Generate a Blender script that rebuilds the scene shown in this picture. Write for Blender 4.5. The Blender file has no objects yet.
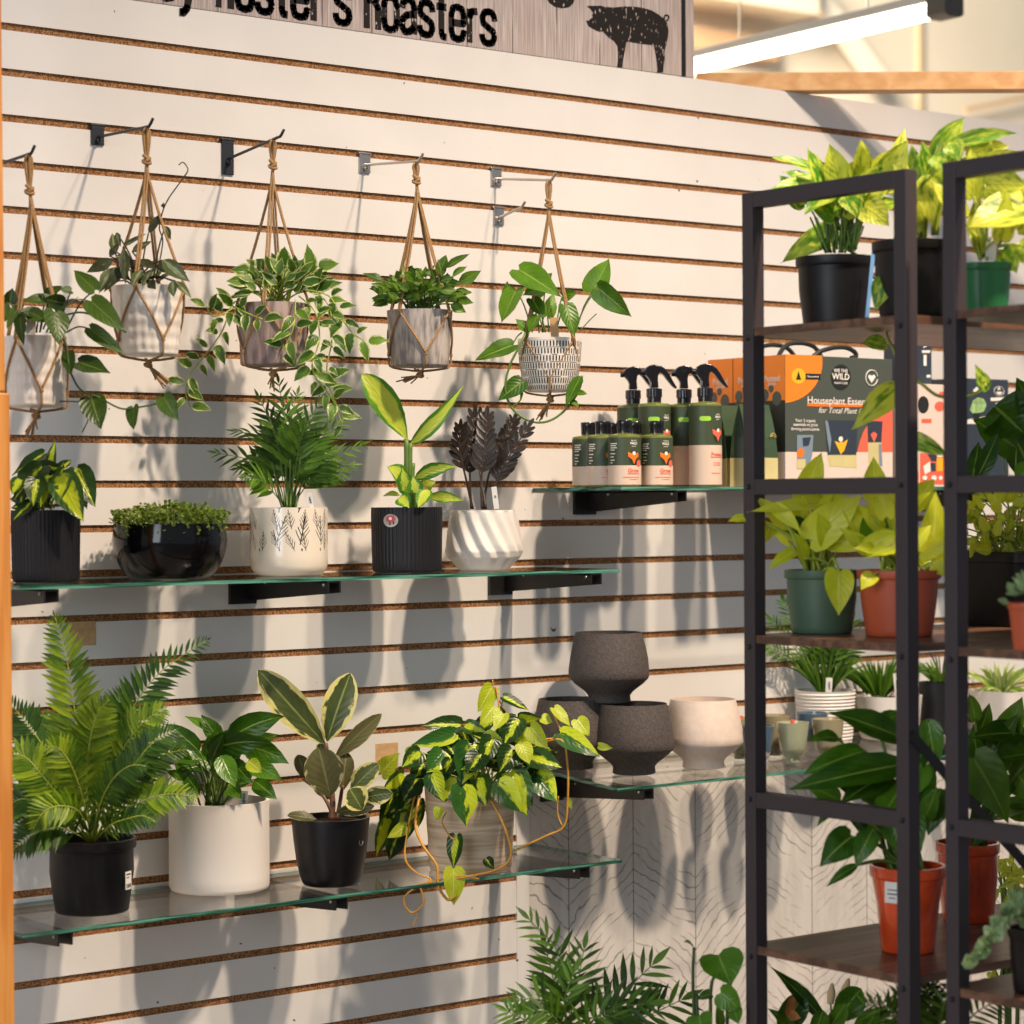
import bpy, math, random
from mathutils import Vector as V, Matrix, noise as mnoise
random.seed(7)
rnd = random.random
def ru(a, b): return a + (b - a) * random.random()
PI = math.pi
scn = bpy.context.scene
COL = scn.collection

# ------------------------------------------------------------------ camera
FOC = 2400.0
EYE = V((0, 0, 1.55))
WALL = 3.68                                   # y of the slatwall face
_a = math.radians(52.3)
F0 = V((math.cos(_a), math.sin(_a), 0)); R0 = V((math.sin(_a), -math.cos(_a), 0)); U0 = V((0, 0, 1))
FW = (F0 - U0 * (10 / FOC)).normalized(); U1 = R0.cross(FW)
RT = R0 * math.cos(.0055) - U1 * math.sin(.0055)
UP = U1 * math.cos(.0055) + R0 * math.sin(.0055)
cam = bpy.data.cameras.new('camera'); camo = bpy.data.objects.new('camera', cam); COL.objects.link(camo)
M = Matrix((RT, UP, -FW)).transposed().to_4x4(); M.translation = EYE
camo.matrix_world = M
cam.sensor_width = 36; cam.lens = FOC / 1024 * 36; cam.clip_start = .05
cam.dof.use_dof = True; cam.dof.focus_distance = 4.3; cam.dof.aperture_fstop = 4.2
scn.camera = camo

def ray(px, py): return FW + RT * ((px - 512) / FOC) + UP * ((512 - py) / FOC)
def yp(px, py, y): d = ray(px, py); return EYE + d * (y / d.y)
def xp(px, py, x): d = ray(px, py); return EYE + d * (x / d.x)
def zp(px, py, z): d = ray(px, py); return EYE + d * ((z - EYE.z) / d.z)
def dp(px, py, t): return EYE + ray(px, py) * t
def dep(p): return (p - EYE).dot(FW)

# ------------------------------------------------------------------ colour + materials
def lin(h):
    h = h.lstrip('#'); o = []
    for i in (0, 2, 4):
        c = int(h[i:i + 2], 16) / 255
        o.append(c / 12.92 if c <= .04045 else ((c + .055) / 1.055) ** 2.4)
    return (*o, 1)
class NT:
    def __init__(s, name):
        s.m = bpy.data.materials.new(name); s.m.use_nodes = True; s.t = s.m.node_tree; s.t.nodes.clear()
        s.out = s.n('ShaderNodeOutputMaterial')
    def n(s, ty, **k):
        x = s.t.nodes.new(ty)
        for a, b in k.items(): setattr(x, a, b)
        return x
    def l(s, a, b): s.t.links.new(a, b)
    def val(s, sock, v):
        if hasattr(v, 'is_output'): s.l(v, sock)
        else: sock.default_value = v
    def math(s, op, a, b=0.0, c=0.0):
        x = s.n('ShaderNodeMath', operation=op); s.val(x.inputs[0], a); s.val(x.inputs[1], b); s.val(x.inputs[2], c); return x.outputs[0]
    def noise(s, scale, detail=3, vec=None, rough=.5):
        x = s.n('ShaderNodeTexNoise'); x.inputs['Scale'].default_value = scale; x.inputs['Detail'].default_value = detail; x.inputs['Roughness'].default_value = rough
        if vec is not None: s.l(vec, x.inputs['Vector'])
        return x.outputs['Fac']
    def obj(s): return s.n('ShaderNodeTexCoord').outputs['Object']
    def scale(s, vec, sx, sy, sz):
        x = s.n('ShaderNodeMapping'); x.inputs['Scale'].default_value = (sx, sy, sz); s.l(vec, x.inputs['Vector']); return x.outputs[0]
    def mix(s, fac, a, b, blend='MIX'):
        x = s.n('ShaderNodeMix', data_type='RGBA', blend_type=blend); s.val(x.inputs[0], fac); s.val(x.inputs[6], a); s.val(x.inputs[7], b); return x.outputs[2]
    def ramp(s, v, lo, hi):
        x = s.n('ShaderNodeMapRange', interpolation_type='SMOOTHSTEP'); s.val(x.inputs[0], v); x.inputs[1].default_value = lo; x.inputs[2].default_value = hi; return x.outputs[0]
    def bsdf(s, col, rough=.5, metal=0, coat=0, spec=.5, bump=None, bstr=.2, bdist=.002):
        p = s.n('ShaderNodeBsdfPrincipled'); s.val(p.inputs['Base Color'], col); s.val(p.inputs['Roughness'], rough)
        p.inputs['Metallic'].default_value = metal; p.inputs['Coat Weight'].default_value = coat; p.inputs['Specular IOR Level'].default_value = spec
        if bump is not None:
            b = s.n('ShaderNodeBump'); b.inputs['Strength'].default_value = bstr; b.inputs['Distance'].default_value = bdist; s.l(bump, b.inputs['Height']); s.l(b.outputs[0], p.inputs['Normal'])
        return p.outputs[0]
    def done(s, sh): s.l(sh, s.out.inputs[0]); return s.m
def pm(name, hexc, rough=.5, metal=0, coat=0, spec=.5, var=.0, nscale=40, bump=0, bscale=200, stretch=(1, 1, 1)):
    t = NT(name); c = lin(hexc); v = t.scale(t.obj(), *stretch); col = c
    if var:
        nz = t.noise(nscale, 4, v); k = t.ramp(nz, .3, .7)
        col = t.mix(k, tuple(x * (1 - var) for x in c[:3]) + (1,), tuple(min(1, x * (1 + var)) for x in c[:3]) + (1,))
    b = t.noise(bscale, 2, v) if bump else None
    return t.done(t.bsdf(col, rough, metal, coat, spec, b, bump))
def leafmat(name, dark, light, alt=None, pattern=None, thr=.5, rough=.36, rib=None, trans=.28, soft=.12):
    t = NT(name)
    uv = t.n('ShaderNodeUVMap').outputs[0]; sep = t.n('ShaderNodeSeparateXYZ'); t.l(uv, sep.inputs[0]); u, v = sep.outputs[0], sep.outputs[1]
    at = t.n('ShaderNodeAttribute', attribute_name='rnd'); r = at.outputs['Fac']
    au = t.math('MULTIPLY', t.math('ABSOLUTE', t.math('SUBTRACT', u, .5)), 2.0)
    cmb = t.n('ShaderNodeCombineXYZ'); t.l(u, cmb.inputs[0]); t.l(v, cmb.inputs[1]); t.l(t.math('MULTIPLY', r, 37.0), cmb.inputs[2])
    nz = t.noise(2.2, 3, t.scale(cmb.outputs[0], 1.0, 1.4, 1))
    k = t.math('ADD', t.math('MULTIPLY', nz, .6), t.math('MULTIPLY', r, .5))
    col = t.mix(t.ramp(k, .2, .9), lin(dark), lin(light))
    if pattern:
        nf = t.noise(5.0, 4, t.scale(cmb.outputs[0], 1.6, 1.0, 1))
        off = t.math('MULTIPLY', t.math('SUBTRACT', nf, .5), .9)
        if pattern == 'center': x = t.math('SUBTRACT', t.math('ADD', t.math('MULTIPLY', r, .5), thr - .25), t.math('ADD', au, off))
        elif pattern == 'edge': x = t.math('SUBTRACT', t.math('ADD', au, off), thr)
        elif pattern == 'side':                   # a lime half, the other half dark
            x = t.math('SUBTRACT', t.math('ADD', u, off), t.math('ADD', t.math('MULTIPLY', r, .5), thr - .25))
        else: x = t.math('SUBTRACT', t.noise(4.5, 5, t.scale(cmb.outputs[0], 1.3, .8, 1)), thr)
        col = t.mix(t.ramp(x, -soft, soft), col, lin(alt))
    if rib: col = t.mix(t.math('MULTIPLY', t.ramp(au, .09, .03), .7), col, lin(rib))
    b = t.math('ADD', t.math('MULTIPLY', t.math('SINE', t.math('MULTIPLY', t.math('ADD', v, t.math('MULTIPLY', au, -.35)), 42.0)), .5), t.math('MULTIPLY', t.ramp(au, .1, .0), -2.0))
    p = t.bsdf(col, rough, spec=.36, bump=b, bstr=.25, bdist=.0012)
    tr = t.n('ShaderNodeBsdfTranslucent'); t.l(col, tr.inputs[0])
    m = t.n('ShaderNodeMixShader'); m.inputs[0].default_value = trans; t.l(p, m.inputs[1]); t.l(tr.outputs[0], m.inputs[2])
    return t.done(m.outputs[0])

# ------------------------------------------------------------------ mesh builder
class MB:
    def __init__(s): s.v = []; s.f = []; s.uv = []; s.mi = []; s.c = []; s.sm = []
    def add(s, vs, fs, uvs=None, mi=0, c=.5, smooth=True):
        o = len(s.v); s.v += [V(p) for p in vs]
        for f in fs:
            s.f.append([i + o for i in f]); s.mi.append(mi); s.sm.append(smooth)
            s.uv += [(uvs[i] if uvs else (0.5, 0.5)) for i in f]; s.c += [c] * len(f)
    def box(s, x0, x1, y0, y1, z0, z1, mi=0):
        vs = [(x, y, z) for z in (z0, z1) for y in (y0, y1) for x in (x0, x1)]
        s.add(vs, [(0, 2, 3, 1), (4, 5, 7, 6), (0, 1, 5, 4), (2, 6, 7, 3), (0, 4, 6, 2), (1, 3, 7, 5)], mi=mi, smooth=False)
    def obox(s, o, ax, ay, az, mi=0):            # oriented box from a corner and three edge vectors
        o, ax, ay, az = V(o), V(ax), V(ay), V(az)
        vs = [o + ax * i + ay * j + az * k for k in (0, 1) for j in (0, 1) for i in (0, 1)]
        s.add(vs, [(0, 2, 3, 1), (4, 5, 7, 6), (0, 1, 5, 4), (2, 6, 7, 3), (0, 4, 6, 2), (1, 3, 7, 5)], mi=mi, smooth=False)
    def bar(s, a, b, w, h=None, up=V((0, 0, 1))):
        a, b = V(a), V(b); h = h or w; t = (b - a).normalized(); x = t.cross(up)
        if x.length < .01: x = V((1, 0, 0))
        x.normalize(); y = x.cross(t)
        s.obox(a - x * w / 2 - y * h / 2, b - a, x * w, y * h)
    def tube(s, pts, r, n=6, caps=True, mi=0, c=.5, sub=0):
        pts = [V(p) for p in pts]
        if sub and len(pts) > 2: pts = smooth_path(pts, sub)
        rs = r if isinstance(r, (list, tuple)) else [r]
        m = len(pts); vs = []; uvs = []
        up = V((.3, .2, .93)); prev = None
        for i, p in enumerate(pts):
            t = (pts[min(i + 1, m - 1)] - pts[max(i - 1, 0)])
            if t.length < 1e-9: t = V((0, 0, 1))
            t.normalize()
            if prev is None:
                x = t.cross(up)
                if x.length < .05: x = t.cross(V((1, 0, 0)))
            else: x = prev - t * prev.dot(t)
            x.normalize(); prev = x; y = t.cross(x)
            q = i / max(1, m - 1) * (len(rs) - 1); k = min(int(q), len(rs) - 2) if len(rs) > 1 else 0
            rr = rs[0] if len(rs) == 1 else rs[k] + (rs[k + 1] - rs[k]) * (q - k)
            for j in range(n):
                an = 2 * PI * j / n; vs.append(p + (x * math.cos(an) + y * math.sin(an)) * rr); uvs.append((j / n, i / m))
        fs = [(i * n + j, i * n + (j + 1) % n, (i + 1) * n + (j + 1) % n, (i + 1) * n + j) for i in range(m - 1) for j in range(n)]
        if caps: fs += [tuple(range(n))[::-1], tuple(range((m - 1) * n, m * n))]
        s.add(vs, fs, uvs, mi, c)
    def lathe(s, prof, ctr, n=48, mod=None, mi=0, smooth=True, sq=0):   # prof: list of (r, z); mod(angle, i)->factor
        ctr = V(ctr); vs = []; uvs = []; m = len(prof)
        for i, (r, z) in enumerate(prof):
            for j in range(n):
                a = 2 * PI * j / n; k = mod(a, i) if mod else 1
                if sq: ca, sa = math.cos(a), math.sin(a); k *= (abs(ca) ** sq + abs(sa) ** sq) ** (-1 / sq)
                vs.append(ctr + V((math.cos(a) * r * k, math.sin(a) * r * k, z))); uvs.append((j / n, i / max(1, m - 1)))
        fs = [(i * n + j, i * n + (j + 1) % n, (i + 1) * n + (j + 1) % n, (i + 1) * n + j) for i in range(m - 1) for j in range(n)]
        if prof[0][0] > 1e-5: fs.append(tuple(range(n))[::-1])
        if prof[-1][0] > 1e-5: fs.append(tuple(range((m - 1) * n, m * n)))
        s.add(vs, fs, uvs, mi, smooth=smooth)
    def ball(s, c, r, n=10, sx=1, sy=1, sz=1, mi=0):
        prof = [(max(1e-6, math.sin(PI * i / n)) * r, -math.cos(PI * i / n) * r * sz) for i in range(n + 1)]
        s.lathe(prof, c, n + 2, mi=mi)
    def prism(s, outline, o, ex, ey, ez, depth, mi=0):   # outline in 2D, extruded along ez by depth (front at o)
        o, ex, ey, ez = V(o), V(ex), V(ey), V(ez); n = len(outline)
        fr = [o + ex * a + ey * b for a, b in outline]; bk = [p + ez * depth for p in fr]
        s.add(fr + bk, [tuple(range(n)), tuple(range(2 * n - 1, n - 1, -1))] + [(i, i + n, (i + 1) % n + n, (i + 1) % n) for i in range(n)], mi=mi, smooth=False)
    def build(s, name, mat, parent=None, loc=None, bevel=0, sharp=40):
        me = bpy.data.meshes.new(name); L = V(loc) if loc is not None else (ROOTS.get(parent.name, V()) if parent else V())
        me.from_pydata([tuple(p - L) for p in s.v], [], s.f)
        mats = mat if isinstance(mat, (list, tuple)) else [mat]
        for m in mats: me.materials.append(m)
        if s.f:
            me.uv_layers.new(name='UVMap'); me.uv_layers[0].data.foreach_set('uv', [x for p in s.uv for x in p])
            me.attributes.new('rnd', 'FLOAT', 'CORNER'); me.attributes['rnd'].data.foreach_set('value', s.c)
            me.polygons.foreach_set('material_index', s.mi); me.polygons.foreach_set('use_smooth', s.sm)
            if any(s.sm) and sharp: me.set_sharp_from_angle(angle=math.radians(sharp))
        me.update()
        o = bpy.data.objects.new(name, me); COL.objects.link(o)
        if parent: o.parent = parent; ROOTS[o.name] = L
        else: o.location = L; ROOTS[o.name] = L
        if bevel:
            b = o.modifiers.new('bevel', 'BEVEL'); b.width = bevel; b.segments = 2; b.limit_method = 'ANGLE'
        return o
ROOTS = {}
def smooth_path(pts, sub):
    out = []; n = len(pts)
    for i in range(n - 1):
        p0, p1, p2, p3 = pts[max(0, i - 1)], pts[i], pts[i + 1], pts[min(n - 1, i + 2)]
        for k in range(sub):
            t = k / sub
            out.append(.5 * ((2 * p1) + (p2 - p0) * t + (2 * p0 - 5 * p1 + 4 * p2 - p3) * t * t + (3 * p1 - p0 - 3 * p2 + p3) * t ** 3))
    out.append(pts[-1]); return out

def thing(name, label, cat, loc=(0, 0, 0), group=None):
    o = bpy.data.objects.new(name, None); COL.objects.link(o); o.location = loc; o.empty_display_size = .05
    ROOTS[o.name] = V(loc); return tag(o, label, cat, group)
def tag(o, label, cat, group=None):
    o['label'] = label; o['category'] = cat
    if group: o['group'] = group
    return o
def struct(o): o['kind'] = 'structure'; return o
def dup(root, loc, label, group=None):
    def cp(o, par):
        c = o.copy(); COL.objects.link(c)
        if par: c.parent = par
        for ch in o.children: cp(ch, c)
        return c
    r = cp(root, None); r.location = loc; r['label'] = label; ROOTS[r.name] = V(loc)
    if group: r['group'] = group
    return r

# ------------------------------------------------------------------ lettering
def letters(mb, txt, fn, size=1, bold=0, align='CENTER', sx=1, res=3, mi=0, shear=0, space=1):
    """adds the outlines of a line of text; fn(u, v) -> point in the world, u/v in metres"""
    cu = bpy.data.curves.new('t', 'FONT'); cu.body = txt; cu.size = size; cu.align_x = align; cu.align_y = 'CENTER'
    cu.offset = bold * size; cu.resolution_u = res; cu.shear = shear; cu.space_character = space
    ob = bpy.data.objects.new('t', cu); COL.objects.link(ob)
    me = ob.to_mesh(); vs = [fn(v.co.x * sx, v.co.y) for v in me.vertices]; fs = [tuple(p.vertices) for p in me.polygons]
    mb.add(vs, fs, mi=mi, smooth=False); ob.to_mesh_clear(); bpy.data.objects.remove(ob); bpy.data.curves.remove(cu)
def flat(o, ex, ey):
    o, ex, ey = V(o), V(ex), V(ey); return lambda u, v: o + ex * u + ey * v
def cyl(ctr, r, a0, z0):                      # lettering that follows a round bottle, centred on angle a0
    ctr = V(ctr); return lambda u, v: ctr + V((math.cos(a0 + u / r) * r, math.sin(a0 + u / r) * r, z0 + v))
def poly(mb, pts, fn, mi=0): mb.add([fn(*p) for p in pts], [tuple(range(len(pts)))], mi=mi, smooth=False)
def fan(mb, pts, fn, mi=0):                   # like poly, but follows a curved surface
    n = len(pts); cx = sum(p[0] for p in pts) / n; cy = sum(p[1] for p in pts) / n
    mid = [((a + cx) / 2, (b + cy) / 2) for a, b in pts]; vs = [fn(*p) for p in pts] + [fn(*p) for p in mid] + [fn(cx, cy)]
    mb.add(vs, [(i, (i + 1) % n, n + (i + 1) % n, n + i) for i in range(n)] + [(n + i, n + (i + 1) % n, 2 * n) for i in range(n)], mi=mi, smooth=False)
GLYPH = {'o': [[(.5, 1), (.22, .95), (.12, .75), (.12, .25), (.22, .05), (.5, 0), (.78, .05), (.88, .25), (.88, .75), (.78, .95), (.5, 1)]],
 's': [[(.9, .72), (.86, .88), (.72, .98), (.5, 1), (.25, .96), (.13, .8), (.18, .62), (.5, .5), (.82, .38), (.88, .2), (.75, .04), (.5, 0), (.25, .03), (.12, .15), (.1, .28)]],
 't': [[(.45, 1.32), (.45, .15), (.55, .02), (.85, .01)], [(.08, .93), (.85, .93)]],
 'e': [[(.15, .5), (.87, .5), (.88, .75), (.78, .95), (.5, 1), (.22, .95), (.12, .75), (.12, .25), (.22, .05), (.5, 0), (.78, .04), (.88, .22), (.88, .3)]],
 'r': [[(.22, 1), (.22, -.05)], [(.22, .72), (.4, .93), (.85, .95)]], 'a': [[(.13, .72), (.2, .92), (.5, 1), (.75, .95), (.85, .78), (.85, -.04)], [(.85, .58), (.4, .52), (.14, .38), (.13, .14), (.3, .0), (.6, .04), (.85, .2)]],
 'R': [[(.17, 1.45), (.17, -.05)], [(.17, 1.42), (.6, 1.42), (.82, 1.28), (.84, 1.05), (.75, .86), (.17, .8)], [(.6, .82), (.82, .62), (.84, -.05)]], 'y': [[(.12, 1), (.52, .1)], [(.9, 1), (.48, -.2), (.3, -.33), (.08, -.33)]], 'b': [[(.15, 1.45), (.15, 0)], [(.15, .85), (.4, 1), (.75, .95), (.86, .7), (.86, .3), (.75, .05), (.4, 0), (.15, .1)]], "'": [[(.5, 1.42), (.44, 1.12)]]}
def heavy(mb, txt, x0, x1, z0, xh, y, sw):
    # heavy condensed lettering drawn as broad strokes on the plane y
    wd = [.42 if c in "'" else (.3 if c == ' ' else (.8 if c in 'tr' else 1)) for c in txt]; u = (x1 - x0) / sum(wd); x = x0; k = 0
    for c, w in zip(txt, wd):
        for st in GLYPH.get(c, []):
            P = [V((x + a * w * u * .93, y, z0 + b * xh)) for a, b in st]; k += 1
            for p, q in zip(P, P[1:]):
                d = (q - p).normalized(); n = V((-d.z, 0, d.x)) * sw / 2; mb.add([p - n, q - n, q + n, p + n], [(0, 1, 2, 3)], smooth=False)
            for p in P[1:-1]: mb.add([p + V((math.cos(t * PI / 5), 0, math.sin(t * PI / 5))) * sw / 2 for t in range(10)], [tuple(range(10))], smooth=False)
        x += w * u
def disc(cx, cy, rx, ry=None, n=24, a0=0, a1=2 * PI):
    ry = ry or rx; return [(cx + rx * math.cos(a0 + (a1 - a0) * i / n), cy + ry * math.sin(a0 + (a1 - a0) * i / n)) for i in range(n + (0 if a1 - a0 > 6.2 else 1))]

# ------------------------------------------------------------------ leaves
PROF = {
 'heart': [(0, .30, -.10), (.05, .72, -.115), (.14, .95, -.07), (.26, 1, -.02), (.42, .93, 0), (.58, .74, 0), (.74, .48, 0), (.88, .2, 0), (.95, .07, 0), (1, 0, 0)],
 'ovate': [(0, .08, 0), (.06, .5, -.02), (.16, .85, -.02), (.30, 1, 0), (.46, .95, 0), (.62, .76, 0), (.77, .48, 0), (.9, .18, 0), (1, 0, 0)],
 'ellip': [(0, .06, 0), (.1, .38, 0), (.25, .75, 0), (.42, .97, 0), (.58, 1, 0), (.74, .88, 0), (.87, .6, 0), (.95, .3, 0), (1, 0, 0)],
 'lance': [(0, .1, 0), (.12, .6, 0), (.3, .97, 0), (.45, 1, 0), (.62, .78, 0), (.8, .42, 0), (.92, .15, 0), (1, 0, 0)],
 'small': [(0, .1, 0), (.25, .9, 0), (.5, 1, 0), (.78, .6, 0), (1, 0, 0)],
 'blade': [(0, .55, 0), (.25, 1, 0), (.55, .85, 0), (.8, .5, 0), (1, 0, 0)],
}
def leaf(mb, P, Q, w, nrm, kind='ovate', ctrl=None, fold=.22, wavy=.0, c=None, roll=0, droop=.0):
    """one leaf blade from P to Q: w full width, nrm the side it faces; ctrl bends its midrib"""
    P, Q = V(P), V(Q); L = (Q - P).length
    if L < 1e-5: return
    if ctrl is None: ctrl = (P + Q) / 2 + V((0, 0, droop * L))
    pr = PROF[kind]; vs = []; uvs = []; c = rnd() if c is None else c; ph = rnd() * 6
    for t, hw, back in pr:
        p = P * (1 - t) ** 2 + ctrl * 2 * t * (1 - t) + Q * t * t
        tg = ((ctrl - P) * (1 - t) + (Q - ctrl) * t).normalized()
        n0 = nrm - tg * nrm.dot(tg)
        if n0.length < 1e-3: n0 = tg.orthogonal()
        n0.normalize(); x = n0.cross(tg)
        if roll: x, n0 = x * math.cos(roll) + n0 * math.sin(roll), n0 * math.cos(roll) - x * math.sin(roll)
        h = hw * w / 2; wv = math.sin(t * 11 + ph) * wavy * w
        for k in (-1, -.5, 0, .5, 1):
            vs.append(p + x * (k * h) + n0 * (fold * h * (abs(k) ** 1.5) + (wv * abs(k) if k else 0) * (1 if k > 0 else -1)) + tg * (back * L * abs(k) ** 1.3)); uvs.append((.5 + k / 2, t))
    m = len(pr); fs = [(i * 5 + j, i * 5 + j + 1, (i + 1) * 5 + j + 1, (i + 1) * 5 + j) for i in range(m - 1) for j in range(4)]
    mb.add(vs, fs, uvs, c=c)

class Plant:
    """a potted plant: root Empty at the pot's base, pixels of the photograph measured at the plant's own depth"""
    def __init__(s, name, label, base, cat='plant', group=None):
        s.root = thing(name, label, cat, base, group); s.P = V(base); s.d = dep(s.P)
        s.k = s.d / FOC; s.Z = (0, 0, 1); s.fol = MB(); s.stm = MB(); s.toc = -(FW.normalized())
    def z(s, ox, oy, sc): s.Z = (ox, oy, sc); return s
    def q(s, x, y, dz=0):
        ox, oy, sc = s.Z; return dp(ox + x / sc, oy + y / sc, s.d - dz)
    def px(s, n): return n / s.Z[2] * s.k
    def lf(s, b, t, w, kind='heart', dz=(0, 0), roll=None, bend=0, fold=.22, pet=None, petr=.0012, mb=None, c=None, tz=0, wavy=.03):
        """leaf from pixel b to pixel t, w pixels wide; dz depth offsets (m, towards camera) of base and tip; bend lifts the midrib in pixels; pet = pixel (x, y, dz) where its stalk starts"""
        P = s.q(*b, dz[0]); Q = s.q(*t, dz[1]); roll = ru(-.65, .65) if roll is None else roll
        ct = (P + Q) / 2 + V((0, 0, 1)) * s.px(bend) + s.toc * (.12 * (Q - P).length)
        leaf(mb or s.fol, P, Q, s.px(w), (s.toc + V((0, 0, .35))).normalized(), kind, ct, fold, wavy, c, roll)
        if pet:
            O = s.q(*pet[:2], pet[2] if len(pet) > 2 else 0); s.stm.tube([O, (O + P) / 2 + V((0, 0, .12 * (P - O).length)), P], [petr * 1.3, petr], 5, sub=4)
    def vine(s, pts, r=.0016, mb=None): 
        P = [s.q(*p) for p in pts]; (mb or s.stm).tube(P, r, 6, sub=5); return smooth_path(P, 5)
    def fill(s, n, cx, cy, rx, ry, L, wr, kind, org, dz=(-.05, .05), mb=None, pet=0, out=1, down=.25, fold=.22):
        # filler leaves inside an ellipse of zoom pixels, pointing away from org and drooping
        for i in range(n):
            a = ru(0, 2 * PI); r = math.sqrt(rnd()); x = cx + math.cos(a) * r * rx; y = cy + math.sin(a) * r * ry; z = ru(*dz); l = ru(*L)
            d = V(((x - org[0]) * out + ru(-.6, .6) * rx, (y - org[1]) * out + ru(-.5, .5) * ry)); d = d.normalized() if d.length > 1 else V((1, 0)); d.y += down; d.normalize()
            s.lf((x, y), (x + d.x * l, y + d.y * l), l * wr * ru(.85, 1.15), kind, (z, z + ru(-.01, .03)), mb=mb, fold=fold, pet=(org[0] + ru(-.25, .25) * rx, org[1], z * .3) if pet and i % pet == 0 else None)
    def finish(s, fmat, smat, stem='stem'):
        if s.fol.f: s.fol.build('foliage', fmat, s.root, sharp=0)
        if s.stm.f: s.stm.build(stem, smat, s.root, sharp=0)
    def pot(s, prof, mat, n=56, mod=None, soil=None, soilz=None, soilr=None, sq=0, mats=None, sharp=50):
        """prof: outside profile (r, z) bottom to top; wall thickness and inside are added"""
        rt, zt = prof[-1]; th = min(.005, rt * .12); zs = soilz if soilz is not None else zt - .008
        inner = [(rt - th, zt), (rt - th - .001, zs - .004)]
        mb = MB(); mb.lathe([(1e-5, prof[0][1])] + prof + inner, s.P, n, mod, sq=sq); o = mb.build('pot', mat, s.root, sharp=sharp)
        sb = MB(); rr = soilr or (rt - th - .0008)
        sb.lathe([(1e-5, zs - .003)] + [(rr * q, zs + (.003 * (1 - q))) for q in (.99, .7, .4)] + [(1e-5, zs + .004)], s.P, 28, sq=sq); sb.build('soil', soil or MSOIL, s.root)
        return o
    def tag(s, b, t, w, dz, mat=None, txt=None):
        """a plant label from pixel b (in the soil) to pixel t"""
        P, Q = s.q(*b, dz), s.q(*t, dz + .004); ax = (Q - P); x = ax.normalized().cross(s.toc).normalized() * s.px(w)
        n = x.cross(ax).normalized(); m = MB(); m.obox(P - x / 2, x, ax, -n * .0012); o = m.build('plant_tag', mat or MWHITE, s.root)
        if txt:
            nt = n if n.dot(s.toc) > 0 else -n; e = ax.normalized(); tm = MB(); off = .0003 + (0 if n.dot(s.toc) > 0 else .0012)
            letters(tm, txt, flat(P + ax * .55 + nt * off, e, nt.cross(e)), size=x.length * .62, bold=.02); tm.build('lettering', MINK, o)
# ------------------------------------------------------------------ materials of the setting
def mat_laminate():
    t = NT('white_laminate'); v = t.obj()
    a = t.noise(5, 4, v); b = t.noise(160, 2, t.scale(v, 1, 1, .15))
    col = t.mix(t.ramp(a, .3, .75), lin('#dcd8d2'), lin('#e3dfd9')); col = t.mix(t.math('MULTIPLY', t.ramp(b, .55, .8), .05), col, lin('#c0b6a8'))
    sp = t.noise(55, 1, v); col = t.mix(t.ramp(sp, .80, .82), col, lin('#5a5048'))
    return t.done(t.bsdf(col, .42, spec=.35))
def mat_mdf():
    t = NT('raw_fibreboard'); v = t.obj(); a = t.noise(420, 3, v); b = t.noise(30, 2, v)
    col = t.mix(t.ramp(a, .38, .62), lin('#6a4226'), lin('#bd9064')); col = t.mix(t.math('MULTIPLY', b, .45), col, lin('#7d5230'))
    return t.done(t.bsdf(col, .9, spec=.1))
def mat_chevron():
    t = NT('herringbone_panel'); v = t.obj(); s = t.n('ShaderNodeSeparateXYZ'); t.l(v, s.inputs[0]); x, z = s.outputs[0], s.outputs[2]
    W = .168; x = t.math('SUBTRACT', x, yp(570, 880, WALL).x)
    tri = t.math('PINGPONG', x, W)                                     # distance folded at the plank seams
    wob = t.math('MULTIPLY', t.noise(7, 4, v), .11)
    d = t.math('ADD', t.math('ADD', z, t.math('MULTIPLY', tri, -.75)), wob)
    ln = t.math('ABSOLUTE', t.math('SINE', t.math('MULTIPLY', d, 135.0)))
    brk = t.ramp(t.noise(11, 4, t.scale(v, 1, 1, 2)), .38, .56)
    scr = t.math('MULTIPLY', t.ramp(ln, .30, .05), brk)
    ln2 = t.math('ABSOLUTE', t.math('SINE', t.math('MULTIPLY', t.math('ADD', x, wob), 95.0)))
    scr2 = t.math('MULTIPLY', t.ramp(ln2, .05, .0), t.ramp(t.noise(13, 4, t.scale(v, 2, 1, .6)), .56, .66))
    seam = t.math('LESS_THAN', t.math('ABSOLUTE', t.math('SUBTRACT', t.math('FRACT', t.math('ADD', t.math('DIVIDE', x, W), .5)), .5)), .007)
    base = t.mix(t.ramp(t.noise(14, 5, t.scale(v, 3, 1, .6)), .3, .7), lin('#cfc8bf'), lin('#dcd5cc'))
    col = t.mix(t.math('MULTIPLY', scr, .62), base, lin('#3f3a3a')); col = t.mix(t.math('MULTIPLY', scr2, .7), col, lin('#6b645e')); col = t.mix(t.math('MULTIPLY', seam, .8), col, lin('#55504c'))
    return t.done(t.bsdf(col, .55, spec=.3))
def mat_wood(name, a, b, axis=2, sc=14, rough=.5, st=.06):
    t = NT(name); v = t.obj(); k = [1, 1, 1]; k[axis] = st; v2 = t.scale(v, *k)
    n1 = t.noise(sc, 3, v2); n2 = t.noise(sc * 12, 3, v2); w = t.math('FRACT', t.math('MULTIPLY', n1, 6.0))
    f = t.math('ADD', t.math('MULTIPLY', t.math('PINGPONG', w, .5), 1.0), t.math('MULTIPLY', n2, .5))
    return t.done(t.bsdf(t.mix(t.ramp(f, .2, .9), lin(a), lin(b)), rough, bump=n2, bstr=.1))
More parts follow.
